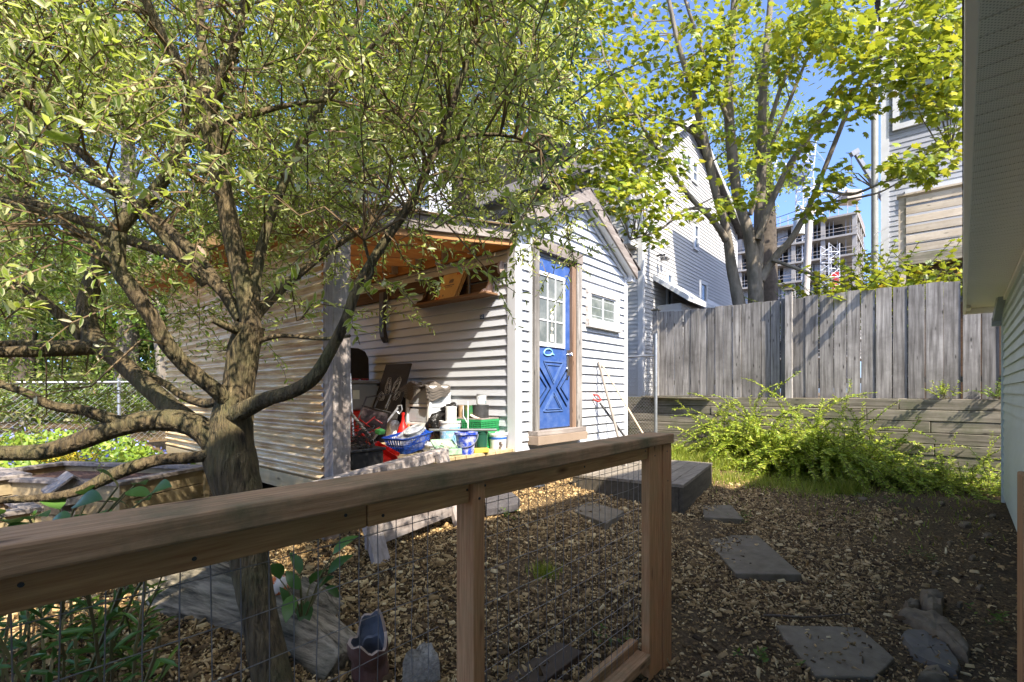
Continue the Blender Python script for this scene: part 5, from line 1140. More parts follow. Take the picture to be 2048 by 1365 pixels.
# ================================================================ trees
bark = pm('olive brown bark', (.03, .021, .011), (.19, .138, .07), 44, stretch=(1, 1, .16), rough=.9, bump=1., bscale=70, bdist=.04, c3=(.10, .105, .04), sscale=5, samt=.7)
barkg = pm('grey maple bark', (.10, .082, .062), (.25, .215, .17), 7, stretch=(1, 1, .35), rough=.9, bump=.8, bscale=20, bdist=.02, c3=(.09, .085, .06), sscale=3, samt=.7)
barkd = pm('dark far bark', (.05, .04, .03), (.10, .08, .06), 6, rough=.95, bump=.3)
RS = .93
def limb(mb, nodes, n=10, sub=5, wob=.03):
    pts, rad = smooth_path([at_d(x, y, Y) for x, y, r, Y in nodes], [m2(r*RS, Y) for x, y, r, Y in nodes], sub)
    mb.tube(pts, rad, n, wob=wob); return pts
wil = thing('willow_tree', at_d(512, 1365, 2.05), 'low spreading dappled willow with many crooked limbs and variegated leaves', 'tree')
tb = MB(); W_ = []
W_ += limb(tb, [(556, 1430, 44, 2.02), (541, 1340, 39, 2.03), (519, 1230, 35, 2.04), (501, 1130, 38, 2.05), (490, 1050, 42, 2.06), (479, 990, 46, 2.07), (462, 925, 52, 2.08), (461, 865, 45, 2.09), (478, 770, 31, 2.1), (488, 700, 31, 2.1), (500, 650, 30, 2.1)], 18, 5)
LM = [
 [(505, 665, 26, 2.1), (490, 590, 23, 2.1), (468, 490, 23, 2.1), (446, 380, 22, 2.08), (426, 285, 21, 2.05), (412, 215, 22, 2.03)],
 [(412, 225, 17, 2.03), (385, 170, 14, 2.0), (345, 105, 13, 1.98), (305, 30, 12, 1.95), (265, -70, 9, 1.9)],
 [(412, 225, 16, 2.03), (406, 120, 12, 2.05), (400, 40, 10, 2.1), (398, -70, 8, 2.1)],
 [(418, 225, 18, 2.03), (447, 150, 15, 2.0), (472, 80, 14, 1.97), (490, 10, 12, 1.93), (500, -70, 9, 1.9)],
 [(500, 670, 20, 2.1), (512, 560, 14, 2.13), (530, 470, 12, 2.16), (570, 360, 11, 2.2), (620, 250, 11, 2.23), (665, 165, 10, 2.26), (705, 80, 9, 2.3), (725, 0, 8, 2.33), (735, -70, 6, 2.36)],
 [(470, 830, 26, 2.05), (530, 800, 20, 1.98), (585, 783, 18, 1.92), (628, 755, 18, 1.9), (662, 700, 15, 1.9), (692, 640, 14, 1.9), (715, 575, 13, 1.92), (765, 490, 12, 1.95), (825, 400, 11, 1.98), (875, 290, 9, 2.0), (915, 180, 8, 2.03), (945, 80, 7, 2.05), (965, -40, 5, 2.1)],
 [(455, 925, 40, 2.08), (420, 873, 34, 2.06), (370, 845, 30, 2.03), (300, 842, 27, 2.0), (235, 855, 26, 1.96), (165, 880, 24, 1.92), (80, 905, 21, 1.87), (-60, 905, 19, 1.8)],
 [(390, 855, 29, 2.06), (330, 805, 24, 2.15), (280, 760, 22, 2.22), (230, 715, 22, 2.28), (188, 680, 25, 2.32), (172, 620, 21, 2.36), (188, 560, 22, 2.4), (212, 500, 21, 2.43), (250, 440, 19, 2.46), (300, 395, 17, 2.5), (345, 330, 13, 2.5), (365, 260, 10, 2.5), (380, 150, 7, 2.5)],
 [(190, 695, 20, 2.3), (130, 700, 17, 2.22), (60, 703, 16, 2.12), (-50, 706, 13, 2.0)],
 [(185, 690, 15, 2.3), (120, 690, 12, 2.26), (50, 688, 11, 2.2), (-40, 690, 9, 2.1)],
 [(170, 680, 16, 2.32), (130, 640, 13, 2.28), (85, 600, 11, 2.24), (30, 565, 8, 2.2)],
 [(455, 800, 24, 2.06), (425, 775, 20, 2.0), (375, 735, 20, 1.95), (335, 690, 20, 1.9), (300, 630, 20, 1.86), (262, 575, 19, 1.83), (240, 545, 18, 1.82), (236, 510, 18, 1.82), (239, 466, 17, 1.82)],
 [(448, 795, 13, 2.1), (415, 808, 12, 2.15), (370, 795, 10, 2.2), (330, 768, 9, 2.26), (290, 745, 8, 2.3)],
 [(485, 640, 16, 2.12), (450, 590, 14, 2.16), (400, 545, 14, 2.18), (330, 505, 14, 2.2), (255, 480, 13, 2.2), (170, 445, 12, 2.18), (80, 412, 11, 2.15), (-40, 385, 9, 2.1)],
 [(480, 640, 14, 2.14), (430, 560, 15, 2.2), (380, 500, 15, 2.24), (310, 440, 14, 2.26), (240, 390, 12, 2.27), (160, 350, 10, 2.28), (60, 300, 8, 2.3)],
 [(410, 570, 11, 2.0), (350, 500, 12, 1.95), (290, 430, 11, 1.92), (210, 350, 11, 1.88), (120, 270, 10, 1.85), (60, 225, 9, 1.8), (-30, 170, 7, 1.75)],
 [(235, 545, 13, 1.83), (225, 520, 9, 1.85), (190, 490, 8, 1.9), (100, 430, 7, 1.95), (0, 400, 6, 2.0)],
 [(445, 905, 18, 2.04), (390, 915, 15, 2.0), (320, 920, 15, 1.95), (265, 935, 17, 1.9), (215, 955, 17, 1.87), (150, 985, 12, 1.83), (70, 997, 10, 1.78), (-40, 1003, 8, 1.7)],
 [(240, 845, 17, 1.96), (170, 822, 14, 1.9), (105, 812, 12, 1.85), (50, 785, 10, 1.8), (-30, 760, 8, 1.75)],
 [(485, 665, 12, 2.08), (455, 655, 9, 2.0), (425, 640, 8, 1.95)],
 [(505, 640, 16, 2.1), (540, 600, 13, 2.2), (590, 555, 11, 2.3), (660, 500, 8, 2.4), (740, 450, 6, 2.5)],
 [(495, 690, 8, 2.1), (560, 672, 6, 2.1), (640, 678, 5, 2.05), (700, 672, 4, 2.0)],
 [(440, 245, 10, 2.05), (500, 230, 8, 2.1), (580, 210, 6, 2.15), (660, 200, 5, 2.2)],
 [(190, 500, 8, 2.4), (120, 440, 7, 2.5), (40, 380, 5, 2.6)], [(720, 580, 7, 1.92), (745, 545, 5, 1.9), (735, 510, 4, 1.88), (728, 480, 4, 1.86)],
 [(330, 330, 9, 2.5), (400, 250, 7, 2.6), (440, 150, 6, 2.7)], [(870, 290, 6, 2.0), (950, 270, 5, 2.05), (1030, 275, 4, 2.1), (1080, 300, 3, 2.15)], [(690, 140, 6, 2.28), (780, 60, 5, 2.3), (860, -20, 4, 2.3)]]
RS = .76
for l in LM: W_ += limb(tb, l, 10)
tb.build('trunk', bark, wil, smooth=70)
mb = MB(); q = at_d(239, 464.5, 1.82); mb.lathe(q, [(.0245, 0), (.0, .001)], 14); mb.build('cut_stub', pm('pale cut wood', (.42, .26, .13), (.5, .33, .18), 30, rough=.9), wil)
Wn = np.array([tuple(p) for p in W_])
# leaves follow twigs that grow from the nearest limbs
def dens(px, py):
    if py < 250: d = 1.0 if px < 1090 else .25
    elif py < 470:
        d = .95 if px < 560 else (.8 if px < 1000 else .6)
        if 165 < px < 330 and 285 < py < 425: d = .12
        if px > 1060: d = .2
        if py > 430 and px > 880: d = .28
    elif py < 620:
        d = .6 if px < 330 else (.35 if px < 560 else .55)
        if px > 700 and py > 520: d = .3
        if px > 830: d = .12 if py < 560 else 0
        if 620 < px < 680 and py < 480: d = .3
    elif py < 860: d = .42 if px < 180 else (.25 if px < 330 else (.16 if px < 560 and py < 720 else .05 if px < 720 and py < 700 else 0))
    else: d = 0
    if px > 1150: d = 0
    if 560 < px < 1010 and 420 < py < 620: d *= .5 if py < 480 else .28
    if 900 < px < 1010 and 330 < py < 440: d *= .5
    return d
rg = random.Random(21); lp, ld, ll = [], [], []; tw_ = MB(); nt_ = 0
WY = CU*Wn[:, 0]+SU*Wn[:, 1]; Wq = np.stack([1024+FPX*(SU*Wn[:, 0]-CU*Wn[:, 1])/WY, HZ-FPX*(Wn[:, 2]-EYE)/WY, WY], axis=1)
while nt_ < 6000:
    px, py = rg.uniform(-120, 1150), rg.uniform(-330, 860)
    if rg.random() > dens(max(px, 0), py): continue
    Y = (2.2+2.5*rg.random()**.8) if rg.random() < .89 else rg.uniform(1.4, 2.1)
    p = at_d(px, py, Y)
    if p.z > 4.6 or p.z < .9: continue
    if p.y > 3.2 and p.x > 1.9: continue
    near_ = (np.hypot(Wq[:, 0]-px, Wq[:, 1]-py) < 46) & (Wq[:, 2] > Y-.12)
    if near_.any() and rg.random() < .93: continue
    pn = np.array(p); dd = np.linalg.norm(Wn-pn, axis=1); j = int(dd.argmin())
    if dd[j] > 1.1: continue
    nt_ += 1
    out_ = Vector(pn-Wn[j]); out_ = out_.normalized() if out_.length > .05 else Vector((0, 0, 1))
    d_ = (out_*.6+Vector((rg.gauss(0, .6), rg.gauss(0, .6), rg.gauss(.25, .5)))).normalized()
    if nt_ % 4 == 0 and dd[j] < .45:
        a = Vector(Wn[j]); md = a.lerp(p, .5)+Vector((rg.gauss(0, .03), rg.gauss(0, .03), .06+rg.gauss(0, .03))); tw_.tube([a, md, p, p+d_*.12], [.0055, .004, .0028, .0018], 4, cap=False)
    L_ = rg.uniform(.14, .36); k = int(L_/.026); q = p.copy(); dq = d_.copy(); path = [q.copy()]
    for i in range(k):
        q = q+dq*(L_/k); dq = (dq+Vector((rg.gauss(0, .10), rg.gauss(0, .10), -.05))).normalized(); path.append(q.copy())
        sdv = dq.cross(Vector((rg.gauss(0, 1), rg.gauss(0, 1), rg.gauss(0, 1)))).normalized()
        for sg in (1, -1):
            if rg.random() < .2: continue
            lp.append(tuple(q)); ld.append(tuple(dq*.6+sdv*sg*.8)); ll.append(rg.uniform(.023, .046))
    tw_.tube([path[0], path[len(path)//2], path[-1]], [.0024, .0018, .0011], 3, cap=False)
# hanging spray beside the shed door and a few close, pale sprays
def spray(px0, py0, Y0, px1, py1, Y1, n, sz):
    a, b_ = at_d(px0, py0, Y0), at_d(px1, py1, Y1)
    tw_s.tube([a, a.lerp(b_, .5)+UP*.02, b_], [.003, .0025, .0015], 4)
    for i in range(n):
        f = .15+.85*i/n; q = a.lerp(b_, f)+UP*.02*math.sin(f*3)
        for sg in (1, -1):
            s_ = (b_-a).cross(Vector((rg.gauss(0, 1), rg.gauss(0, 1), rg.gauss(0, 1)))).normalized()
            lp.append(tuple(q)); ld.append(tuple((b_-a).normalized()*.6+s_*sg)); ll.append(rg.uniform(.7, 1.2)*sz)
tw_s = tw_
for s_ in ((1125, 400, 2.35, 1140, 500, 2.4, 16, .034), (1140, 480, 2.4, 1118, 480, 2.35, 6, .03), (1128, 430, 2.35, 1105, 470, 2.3, 10, .032), (1140, 490, 2.4, 1150, 535, 2.4, 8, .03), (1080, 330, 2.2, 1125, 420, 2.3, 12, .034), (1120, 380, 2.3, 1100, 330, 2.3, 9, .035),
    (700, 560, 1.75, 745, 600, 1.7, 7, .05), (830, 560, 1.8, 880, 585, 1.85, 8, .035), (760, 560, 1.8, 830, 610, 1.75, 8, .045), (700, 650, 1.7, 720, 690, 1.7, 4, .05), (60, 300, 1.3, 130, 230, 1.3, 5, .07), (30, 280, 1.3, 60, 350, 1.35, 5, .06), (540, 600, 1.7, 600, 560, 1.7, 6, .055), (600, 640, 1.7, 650, 600, 1.65, 6, .05), (10, 640, 1.4, 70, 620, 1.4, 5, .055), (30, 580, 1.4, -10, 560, 1.4, 4, .05), (1120, 150, 2.0, 1080, 100, 2.0, 8, .05), (960, 130, 1.9, 1000, 60, 1.9, 7, .05), (800, 250, 1.7, 860, 180, 1.7, 8, .05), (600, 120, 1.6, 660, 60, 1.6, 7, .055), (180, 120, 1.4, 240, 90, 1.4, 6, .06)):
    spray(*s_)
tw_.build('twig', pm('olive twig', (.12, .085, .04), (.17, .11, .06), 9, rough=.8, bump=0), wil)
wl_m = leafm('variegated willow leaf', [(0, (.06, .12, .012)), (.3, (.14, .23, .024)), (.55, (.24, .33, .042)), (.72, (.36, .43, .09)), (.84, (.50, .53, .22)), (.94, (.66, .65, .44)), (.985, (.74, .72, .56)), (1, (.60, .38, .32))], .48, (.66, .74, .09), edge=(.42, .43, .22))  # besides variegation, the ramp's dark and pale ends paint leaf shade and highlights
lp = np.array(lp); ld = np.array(ld); ll = np.array(ll); nr = rand_dirs(len(lp), .3)*.8+np.array(-LD.normalized())*.6
leaves('crown', wl_m, lp, ld, nr, ll, ll*RNG.uniform(.30, .48, len(ll)), T_WILLOW, wil)
RS = 1
# ---- maple behind the fence
mp_ = thing('maple_tree', at_d(1500, 784, 11.2), 'multi-stemmed maple with yellow green lobed leaves behind the board fence', 'tree'); mt = MB()
ML = [
 [(1512, 800, 34, 11.2), (1514, 700, 32, 11.2), (1512, 620, 28, 11.2), (1508, 540, 26, 11.2), (1495, 460, 20, 11.2), (1474, 390, 18, 11.2), (1463, 300, 16, 11.1), (1457, 200, 14, 11), (1462, 100, 12, 10.9), (1472, -50, 8, 10.8)],
 [(1514, 620, 22, 11.25), (1516, 540, 19, 11.25), (1519, 440, 17, 11.3), (1523, 340, 14, 11.3), (1524, 220, 12, 11.3), (1532, 110, 10, 11.2), (1545, -50, 7, 11.2)],
 [(1500, 800, 30, 11.), (1490, 680, 26, 11.), (1476, 600, 22, 11.), (1462, 530, 19, 11), (1452, 460, 15, 10.9), (1432, 390, 14, 10.8), (1415, 310, 13, 10.7), (1402, 250, 11, 10.6), (1380, 170, 9, 10.5), (1352, 70, 7, 10.3), (1330, -40, 5, 10.2)],
 [(1452, 480, 14, 10.9), (1425, 440, 11, 10.7), (1385, 400, 9, 10.5), (1340, 340, 7, 10.3), (1300, 280, 6, 10.1), (1250, 190, 4, 9.9), (1210, 120, 3, 9.8)],
 [(1520, 560, 18, 11.2), (1550, 515, 14, 11.1), (1585, 475, 12, 11.0), (1615, 420, 10, 10.8), (1640, 360, 8, 10.6), (1668, 290, 7, 10.4), (1700, 210, 6, 10.2), (1735, 130, 5, 9.9), (1780, 40, 4, 9.7)],
 [(1515, 480, 13, 11.1), (1545, 400, 11, 11.0), (1580, 330, 10, 10.8), (1620, 270, 9, 10.5), (1655, 215, 8, 10.2), (1690, 165, 7, 9.8), (1750, 120, 5, 9.4), (1850, 70, 4, 9.0)],
 [(1545, 520, 7, 11), (1600, 540, 6, 10.8), (1660, 560, 4, 10.6), (1730, 580, 3, 10.5)],
 [(1600, 450, 5, 10.9), (1640, 385, 5, 10.4), (1700, 390, 5, 9.9), (1760, 368, 4, 9.4), (1830, 340, 4, 9.0), (1900, 300, 3, 8.7)],
 [(1620, 410, 4, 10.7), (1690, 400, 4, 10.2), (1760, 385, 3, 9.8), (1820, 350, 2, 9.5)], [(1500, 430, 9, 11.1), (1540, 300, 6, 11.0), (1580, 200, 5, 10.8), (1620, 100, 4, 10.6), (1650, 0, 3, 10.4)],
 [(1460, 250, 7, 11), (1420, 150, 6, 10.8), (1390, 60, 5, 10.6), (1360, -30, 4, 10.4)], [(1405, 280, 6, 10.7), (1340, 240, 5, 10.4), (1260, 230, 4, 10.1), (1180, 260, 3, 9.8)], [(1420, 420, 7, 10.7), (1370, 420, 5, 10.4), (1320, 460, 4, 10.2), (1260, 480, 3, 10.1)],
 [(1525, 300, 8, 11.3), (1560, 180, 6, 11.2), (1600, 80, 5, 11), (1640, -20, 4, 10.8)]]
Mn = []
for l in ML: Mn += limb(mt, [(x, y, r*(.54 if y > 350 else .66), Y) for x, y, r, Y in l], 9, 4, .04)
mt.build('trunk', barkg, mp_, smooth=70); Mn = np.array([tuple(p) for p in Mn])
clusters = []
def add_region(x0, y0, x1, y1, n, Y0, Y1, r0=.25, r1=.46, k=32):
    for _ in range(int(n*.8)): clusters.append((rg.uniform(x0, x1), rg.uniform(y0, y1), rg.uniform(Y0, Y1), rg.uniform(r0, r1), k))
add_region(1110, -60, 1400, 170, 62, 10.2, 12.2); add_region(1130, 170, 1330, 330, 34, 10., 11.8); add_region(1120, 150, 1330, 420, 34, 9.0, 10.2); add_region(1130, 330, 1300, 420, 12, 9.2, 10.5); add_region(1330, 170, 1420, 270, 8, 9.6, 10.8)
add_region(1380, -60, 1700, 70, 34, 9, 11.4); add_region(1400, 60, 1560, 210, 14, 9.5, 11); add_region(1560, 60, 1700, 140, 10, 9.5, 10.8)
add_region(1640, -60, 1960, 110, 56, 7.6, 9.8); add_region(1700, 90, 1960, 180, 26, 7.6, 9.2); add_region(1820, 160, 1950, 215, 10, 7.8, 8.8)
for c_ in ((1440, 60), (1430, 130), (1560, 110), (1580, 60), (1440, 190), (1410, 200), (1390, 150), (1470, 260), (1520, 270), (1555, 300), (1600, 320), (1500, 330), (1470, 400), (1500, 405), (1440, 420), (1350, 340), (1310, 320), (1290, 370), (1340, 390), (1310, 400), (1380, 430), (1290, 460), (1310, 480), (1320, 430), (1260, 420), (1230, 380), (1640, 370), (1670, 360), (1690, 345), (1655, 410), (1640, 420), (1740, 200), (1700, 215), (1720, 225), (1650, 250), (1620, 240), (1600, 290), (1690, 190), (1840, 330), (1820, 345), (1870, 300), (1900, 285), (1920, 260), (1860, 350), (1800, 330), (1885, 320), (1800, 320), (1870, 200), (1840, 185), (1890, 215), (1910, 130), (1615, 75), (1580, 150), (1450, 85), (1470, 40)):
    clusters.append((c_[0], c_[1], rg.uniform(8.6, 10) if c_[0] < 1700 else rg.uniform(8.0, 9.0), rg.uniform(.20, .33), 36))
lp, ld, nr, ll = [], [], [], []; mt = MB(); sun_to = -LD.normalized()
for (px, py, Y, r_, k) in clusters:
    c_ = at_d(px, py, Y); j = int(np.linalg.norm(Mn-np.array(c_), axis=1).argmin()); a = Vector(Mn[j])
    if (a-c_).length < 1.3: mt.tube([a, a.lerp(c_, .55)+Vector((rg.gauss(0, .08), rg.gauss(0, .08), .12)), c_], [.016, .010, .005], 4, cap=False)
    for _ in range(k):
        o = Vector((rg.gauss(0, 1), rg.gauss(0, 1), rg.gauss(0, .55)))*r_*.62
        q = c_+o; lp.append(tuple(q)); dv = Vector((o.x, o.y, -.25*r_))+Vector((rg.gauss(0, .15), rg.gauss(0, .15), rg.gauss(-.05, .1))); ld.append(tuple(dv))
        nv = sun_to*.75+Vector((rg.gauss(0, .45), rg.gauss(0, .45), .45)); nr.append(tuple(nv)); ll.append(rg.uniform(.10, .175))
mt.build('twig', barkg, mp_)
mlm = leafm('yellow green maple leaf', [(0, (.06, .11, .012)), (.3, (.13, .19, .018)), (.6, (.21, .27, .025)), (.85, (.32, .35, .03)), (.985, (.42, .36, .04)), (1, (.40, .14, .03))], .38, (.48, .50, .04), rough=.42)
lp = np.array(lp); leaves('crown', mlm, lp, np.array(ld), np.array(nr), np.array(ll), np.array(ll)*1.05, T_MAPLE, mp_)
# ---- other trees
def far_tree(name, trunk_nodes, blobs, n_leaf, size, mat_, lab, tm=barkd, tpl=T_ROUND, clump=.35, wr=.7, up=.5):
    t = thing(name, at_d(trunk_nodes[0][0], 784, trunk_nodes[0][3]), lab, 'tree'); mb = MB(); nodes = limb(mb, trunk_nodes, 8, 4)
    vol = [b[3]*b[3] for b in blobs]; tot = sum(vol); P_ = []
    for (px, py, Y, rp, fl), v_ in zip(blobs, vol):
        c_ = np.array(at_d(px, py, Y)); r_ = m2(rp, Y); k = max(3, int(n_leaf*v_/tot/28))
        mb.tube([nodes[len(nodes)*2//3], Vector(c_)], [.05, .02], 5, cap=False)
        cs = RNG.normal(size=(k, 3)); cs /= np.linalg.norm(cs, axis=1, keepdims=True); cs *= (RNG.random((k, 1))**.5)*r_; cs[:, 2] *= fl
        pts = np.repeat(c_+cs, 28, axis=0)+RNG.normal(size=(k*28, 3))*clump*np.array([1, 1, .7])*.55
        P_.append(pts)
    P_ = np.concatenate(P_); mb.build('trunk', tm, t, smooth=70)
    sz = RNG.uniform(.7, 1.25, len(P_))*size
    nrm = RNG.normal(size=(len(P_), 3))*.6+np.array(sun_to)*.6+np.array([0, 0, up])
    leaves('crown', mat_, P_, rand_dirs(len(P_), -.3), nrm, sz, sz*wr, tpl, t); return t
darkg = leafm('deep green leaf', [(0, (.02, .055, .012)), (.5, (.035, .10, .018)), (.85, (.06, .15, .02)), (1, (.11, .20, .03))], .3, (.10, .26, .03))
midg = leafm('fresh green leaf', [(0, (.045, .09, .012)), (.5, (.09, .16, .02)), (.85, (.15, .23, .03)), (1, (.24, .28, .05))], .35, (.25, .38, .05))
limeg = leafm('lime green leaf', [(0, (.12, .18, .02)), (.5, (.20, .27, .03)), (1, (.32, .36, .06))], .4, (.40, .46, .06))
far_tree('shade_tree', [(930, 800, 30, 14.5), (930, 500, 26, 14.5), (920, 300, 20, 14.5), (900, 120, 14, 14.5), (890, -20, 8, 14.5)],
    [(800, 40, 13, 150, .8), (950, 30, 13.2, 150, .8), (1080, 30, 13, 120, .9), (1010, 170, 12.6, 130, .8), (1100, 190, 12.6, 90, .8), (860, 200, 12.6, 140, .8), (960, 280, 12.4, 90, .6), (1130, 100, 12.5, 80, .8), (760, 170, 13, 110, .8), (1090, 310, 12.6, 70, .6)], 9500, .135, darkg, 'dense deep green shade tree behind the shed roof', tpl=T_MAPLE, clump=.5, wr=.95)
far_tree('birch_tree', [(1530, 800, 26, 22), (1530, 500, 22, 22), (1525, 300, 16, 22), (1520, 100, 9, 22)], [(1500, 230, 21, 80, 1.), (1560, 260, 21, 70, 1.), (1490, 340, 21, 60, 1.), (1545, 370, 21, 60, .9), (1530, 130, 21.5, 80, .9), (1440, 300, 21.5, 60, 1)], 5200, .16, limeg, 'bright lime green tree showing between the maple stems', clump=.5)
for i, (tx, Y, lab, mat_, bl) in enumerate((
    (40, 11.5, 'tall mid green tree at the far end of the willow limbs', midg, [(40, 150, 11, 200, .9), (-60, 330, 11, 170, .9), (70, 420, 10.6, 130, .8), (-20, 560, 10.5, 150, .8), (130, 560, 10.4, 100, .8), (60, 20, 11, 180, .8)]),
    (250, 12.5, 'leafy tree with silver trunk rising behind the chain link fence', midg, [(230, 120, 12, 150, .9), (330, 190, 12, 110, .9), (270, 540, 11.5, 110, .8), (160, 220, 12, 90, .8), (370, 480, 11.8, 100, .9), (330, 610, 11.2, 100, .8)]),
    (450, 13.5, 'dark green tree filling the gap behind the corrugated wall', darkg, [(450, 300, 13, 140, .9), (560, 160, 13, 170, .9), (420, 470, 12.6, 120, .9), (520, 420, 12.8, 120, .9), (430, 120, 13, 150, .9), (390, 600, 12, 90, .9)]),
    (660, 15.5, 'deep green tree standing behind the porch roof', darkg, [(650, 150, 15, 160, .9), (700, 300, 15, 110, .8), (580, 300, 14.6, 120, .9), (760, 60, 15, 130, .9), (620, 400, 14.5, 90, .6)]))):
    far_tree('garden_tree', [(tx, 800, 22, Y), (tx+10, 600, 18, Y), (tx+5, 400, 14, Y), (tx+10, 150, 8, Y)], bl, 7500, .12, mat_, lab, tm=(barkg if i == 1 else barkd), clump=.5)
# ================================================================ shrubs and smaller plants
def stems(name, lab, cat, bases, mat_, leaf, pair=.03, parent=None, wr=.5, tpl=T_ROUND, stem_mat=None, droop=.03, up=.8, sp=.55, r=.004, grp=None):
    c_ = sum((Vector(b[0]) for b in bases), Vector())/len(bases); t = thing(name, c_, lab, cat, grp); mb = MB(); P_, D_, Ls = [], [], []
    for b, ln in bases:
        q = Vector(b); d_ = Vector((rg.gauss(0, sp), rg.gauss(0, sp), up)).normalized(); k = max(4, int(ln/pair)); path = [q.copy()]
        for i in range(k):
            q = q+d_*(ln/k); d_ = (d_+Vector((rg.gauss(0, .07), rg.gauss(0, .07), -droop))).normalized(); path.append(q.copy())
            if i < k*.22: continue
            s_ = d_.cross(Vector((rg.gauss(0, .4), rg.gauss(0, .4), 1))).normalized()
            for sg in (1, -1):
                if rg.random() < .12: continue
                P_.append(tuple(q)); D_.append(tuple(s_*sg+d_*.5+Vector((0, 0, rg.gauss(.1, .2))))); Ls.append(rg.uniform(.65, 1.25)*leaf*(1-.4*(i/k)**3))
        mb.tube(path[::max(1, k//6)]+[path[-1]], r, 4, cap=False)
    mb.build('stem', stem_mat or stemm, t)
    P_ = np.array(P_); Ls = np.array(Ls); nrm = RNG.normal(size=(len(P_), 3))*.35+np.array([0, 0, 1.])+np.array(sun_to)*.3
    leaves('foliage', mat_, P_, np.array(D_), nrm, Ls, Ls*wr, tpl, t); return t
stemm = pm('green brown stem', (.10, .11, .03), (.14, .10, .05), 9, rough=.7, bump=0)
shl = leafm('golden green shrub leaf', [(0, (.13, .21, .022)), (.4, (.22, .31, .03)), (.8, (.35, .41, .05)), (1, (.50, .50, .10))], .35, (.42, .50, .06))
bs = []
for _ in range(560):
    v_ = rg.gauss(1.6, .65); v_ = min(max(v_, .3), 2.85); u_ = 9.35+rg.gauss(0, .24); h = max(.5, 2.15-.66*abs(v_-1.75)**1.3*.8)*rg.uniform(.5, 1.05); bs.append(((u_, v_, ground_z(u_, v_)), h))
stems('golden_shrub', 'large sunlit golden green shrub arching in front of the retaining wall', 'shrub', bs, shl, .064, .022, wr=.56)
bs = []
for _ in range(280):
    v_ = rg.uniform(-.8, .7); u_ = 9.45+rg.gauss(0, .22); bs.append(((u_, v_, ground_z(u_, v_)), rg.uniform(.4, 1.0)))
stems('golden_shrub', 'low sprawling golden shrub at the foot of the wall near the house corner', 'shrub', bs, shl, .05, .022, wr=.52, sp=.9, up=.6)
for (px, py, lab) in ((1893, 800, 'small bright sprout growing from the retaining wall top'), (1994, 800, 'dark leafy seedling against the fence beside the house corner')):
    p = at_u(px, py, 10.12); p.z = 1.29; stems('wall_sprout', lab, 'plant', [((p.x-.05, p.y+rg.gauss(0, .04), p.z), rg.uniform(.2, .32)) for _ in range(14)], shl if px < 1950 else midg, .05, .03, wr=.6)
bs = [((11.3+rg.gauss(0, .3), rg.uniform(-.5, 1.5), 2.75), rg.uniform(.7, 1.5)) for _ in range(120)]
stems('maple_sapling', 'yellow green maple saplings peeking over the fence below the balcony', 'sapling', bs, mlm, .13, .09, wr=1., tpl=T_MAPLE, r=.007)
bs = [((12.5+rg.gauss(0, .4), rg.uniform(1.2, 2.5), 2.5), rg.uniform(.9, 1.7)) for _ in range(90)]
stems('fine_leaved_bush', 'fine leaved green bush above the fence beside the utility pole', 'bush', bs, midg, .07, .04, wr=.5, r=.006)
# big-leaved plants near the railing
dockm = leafm('broad dark leaf', [(0, (.03, .085, .02)), (.5, (.05, .13, .03)), (1, (.09, .19, .04))], .25, (.16, .34, .05), rough=.38)
def broad(name, lab, lf, ln, mat_=dockm, w_=.5, base=None, cat='plant'):
    c_ = base or lf[0][0]; t = thing(name, c_, lab, cat); mb = MB(); P_, D_, N_ = [], [], []
    for a, d_ in lf:
        mb.tube([c_, Vector(c_).lerp(a, .6)+UP*.03, a], [.005, .004, .003], 5, cap=False); P_.append(tuple(a)); D_.append(tuple(d_)); N_.append((rg.gauss(0, .25)-.2, rg.gauss(0, .25)-.3, 1))
    mb.build('stalk', stemm, t); Ls = RNG.uniform(.75, 1.2, len(P_))*ln
    leaves('foliage', mat_, np.array(P_), np.array(D_), np.array(N_), Ls, Ls*w_, T_LEAF, t)
g_ = 7; lv = []; lf_ = []
prof = [0, .30, .44, .48, .40, .24, 0]
for i, w0 in enumerate(prof):
    x = i/6; z = .10*math.sin(x*2.4)-.14*x*x; lv.append((x, -w0, z+.06*w0*2)); lv.append((x, 0, z)); lv.append((x, w0, z+.06*w0*2))
for i in range(6):
    for j in range(2): lf_.append((i*3+j, (i+1)*3+j, (i+1)*3+j+1, i*3+j+1))
T_LEAF = (np.array(lv), lf_, np.zeros(len(lv)))
def px_leaves(ls, Y): return [(at_d(x, y, Y+rg.uniform(-.12, .12)), (at_d(x1, y1, Y+rg.uniform(-.15, .1))-at_d(x, y, Y))) for x, y, x1, y1 in ls]
broad('dock_plant', 'broad leaved dock plant growing over the driftwood log', px_leaves([(600, 1180, 560, 1125), (620, 1170, 680, 1110), (630, 1185, 700, 1120), (655, 1150, 720, 1095), (585, 1190, 575, 1230), (610, 1200, 610, 1260), (650, 1175, 690, 1200), (560, 1160, 545, 1120), (665, 1110, 690, 1090), (600, 1150, 580, 1100), (575, 1215, 560, 1170)], 2.3), .13, base=at_d(605, 1250, 2.3))
broad('wild_sapling', 'leafy green sapling overhanging the mossy railing cap', px_leaves([(60, 1040, 150, 1010), (100, 1045, 230, 1020), (150, 1010, 240, 985), (215, 1000, 270, 1015), (250, 985, 300, 990), (270, 970, 330, 960), (150, 1030, 190, 1065), (30, 1050, 0, 1030), (200, 1025, 235, 1050), (235, 975, 210, 950), (180, 990, 150, 965), (300, 990, 360, 960), (20, 1065, 60, 1040), (0, 1030, -40, 1000), (120, 1020, 90, 990), (60, 1060, 20, 1075), (280, 1005, 325, 985)], 1.75), .115, w_=.62, base=at_d(110, 1180, 1.7))
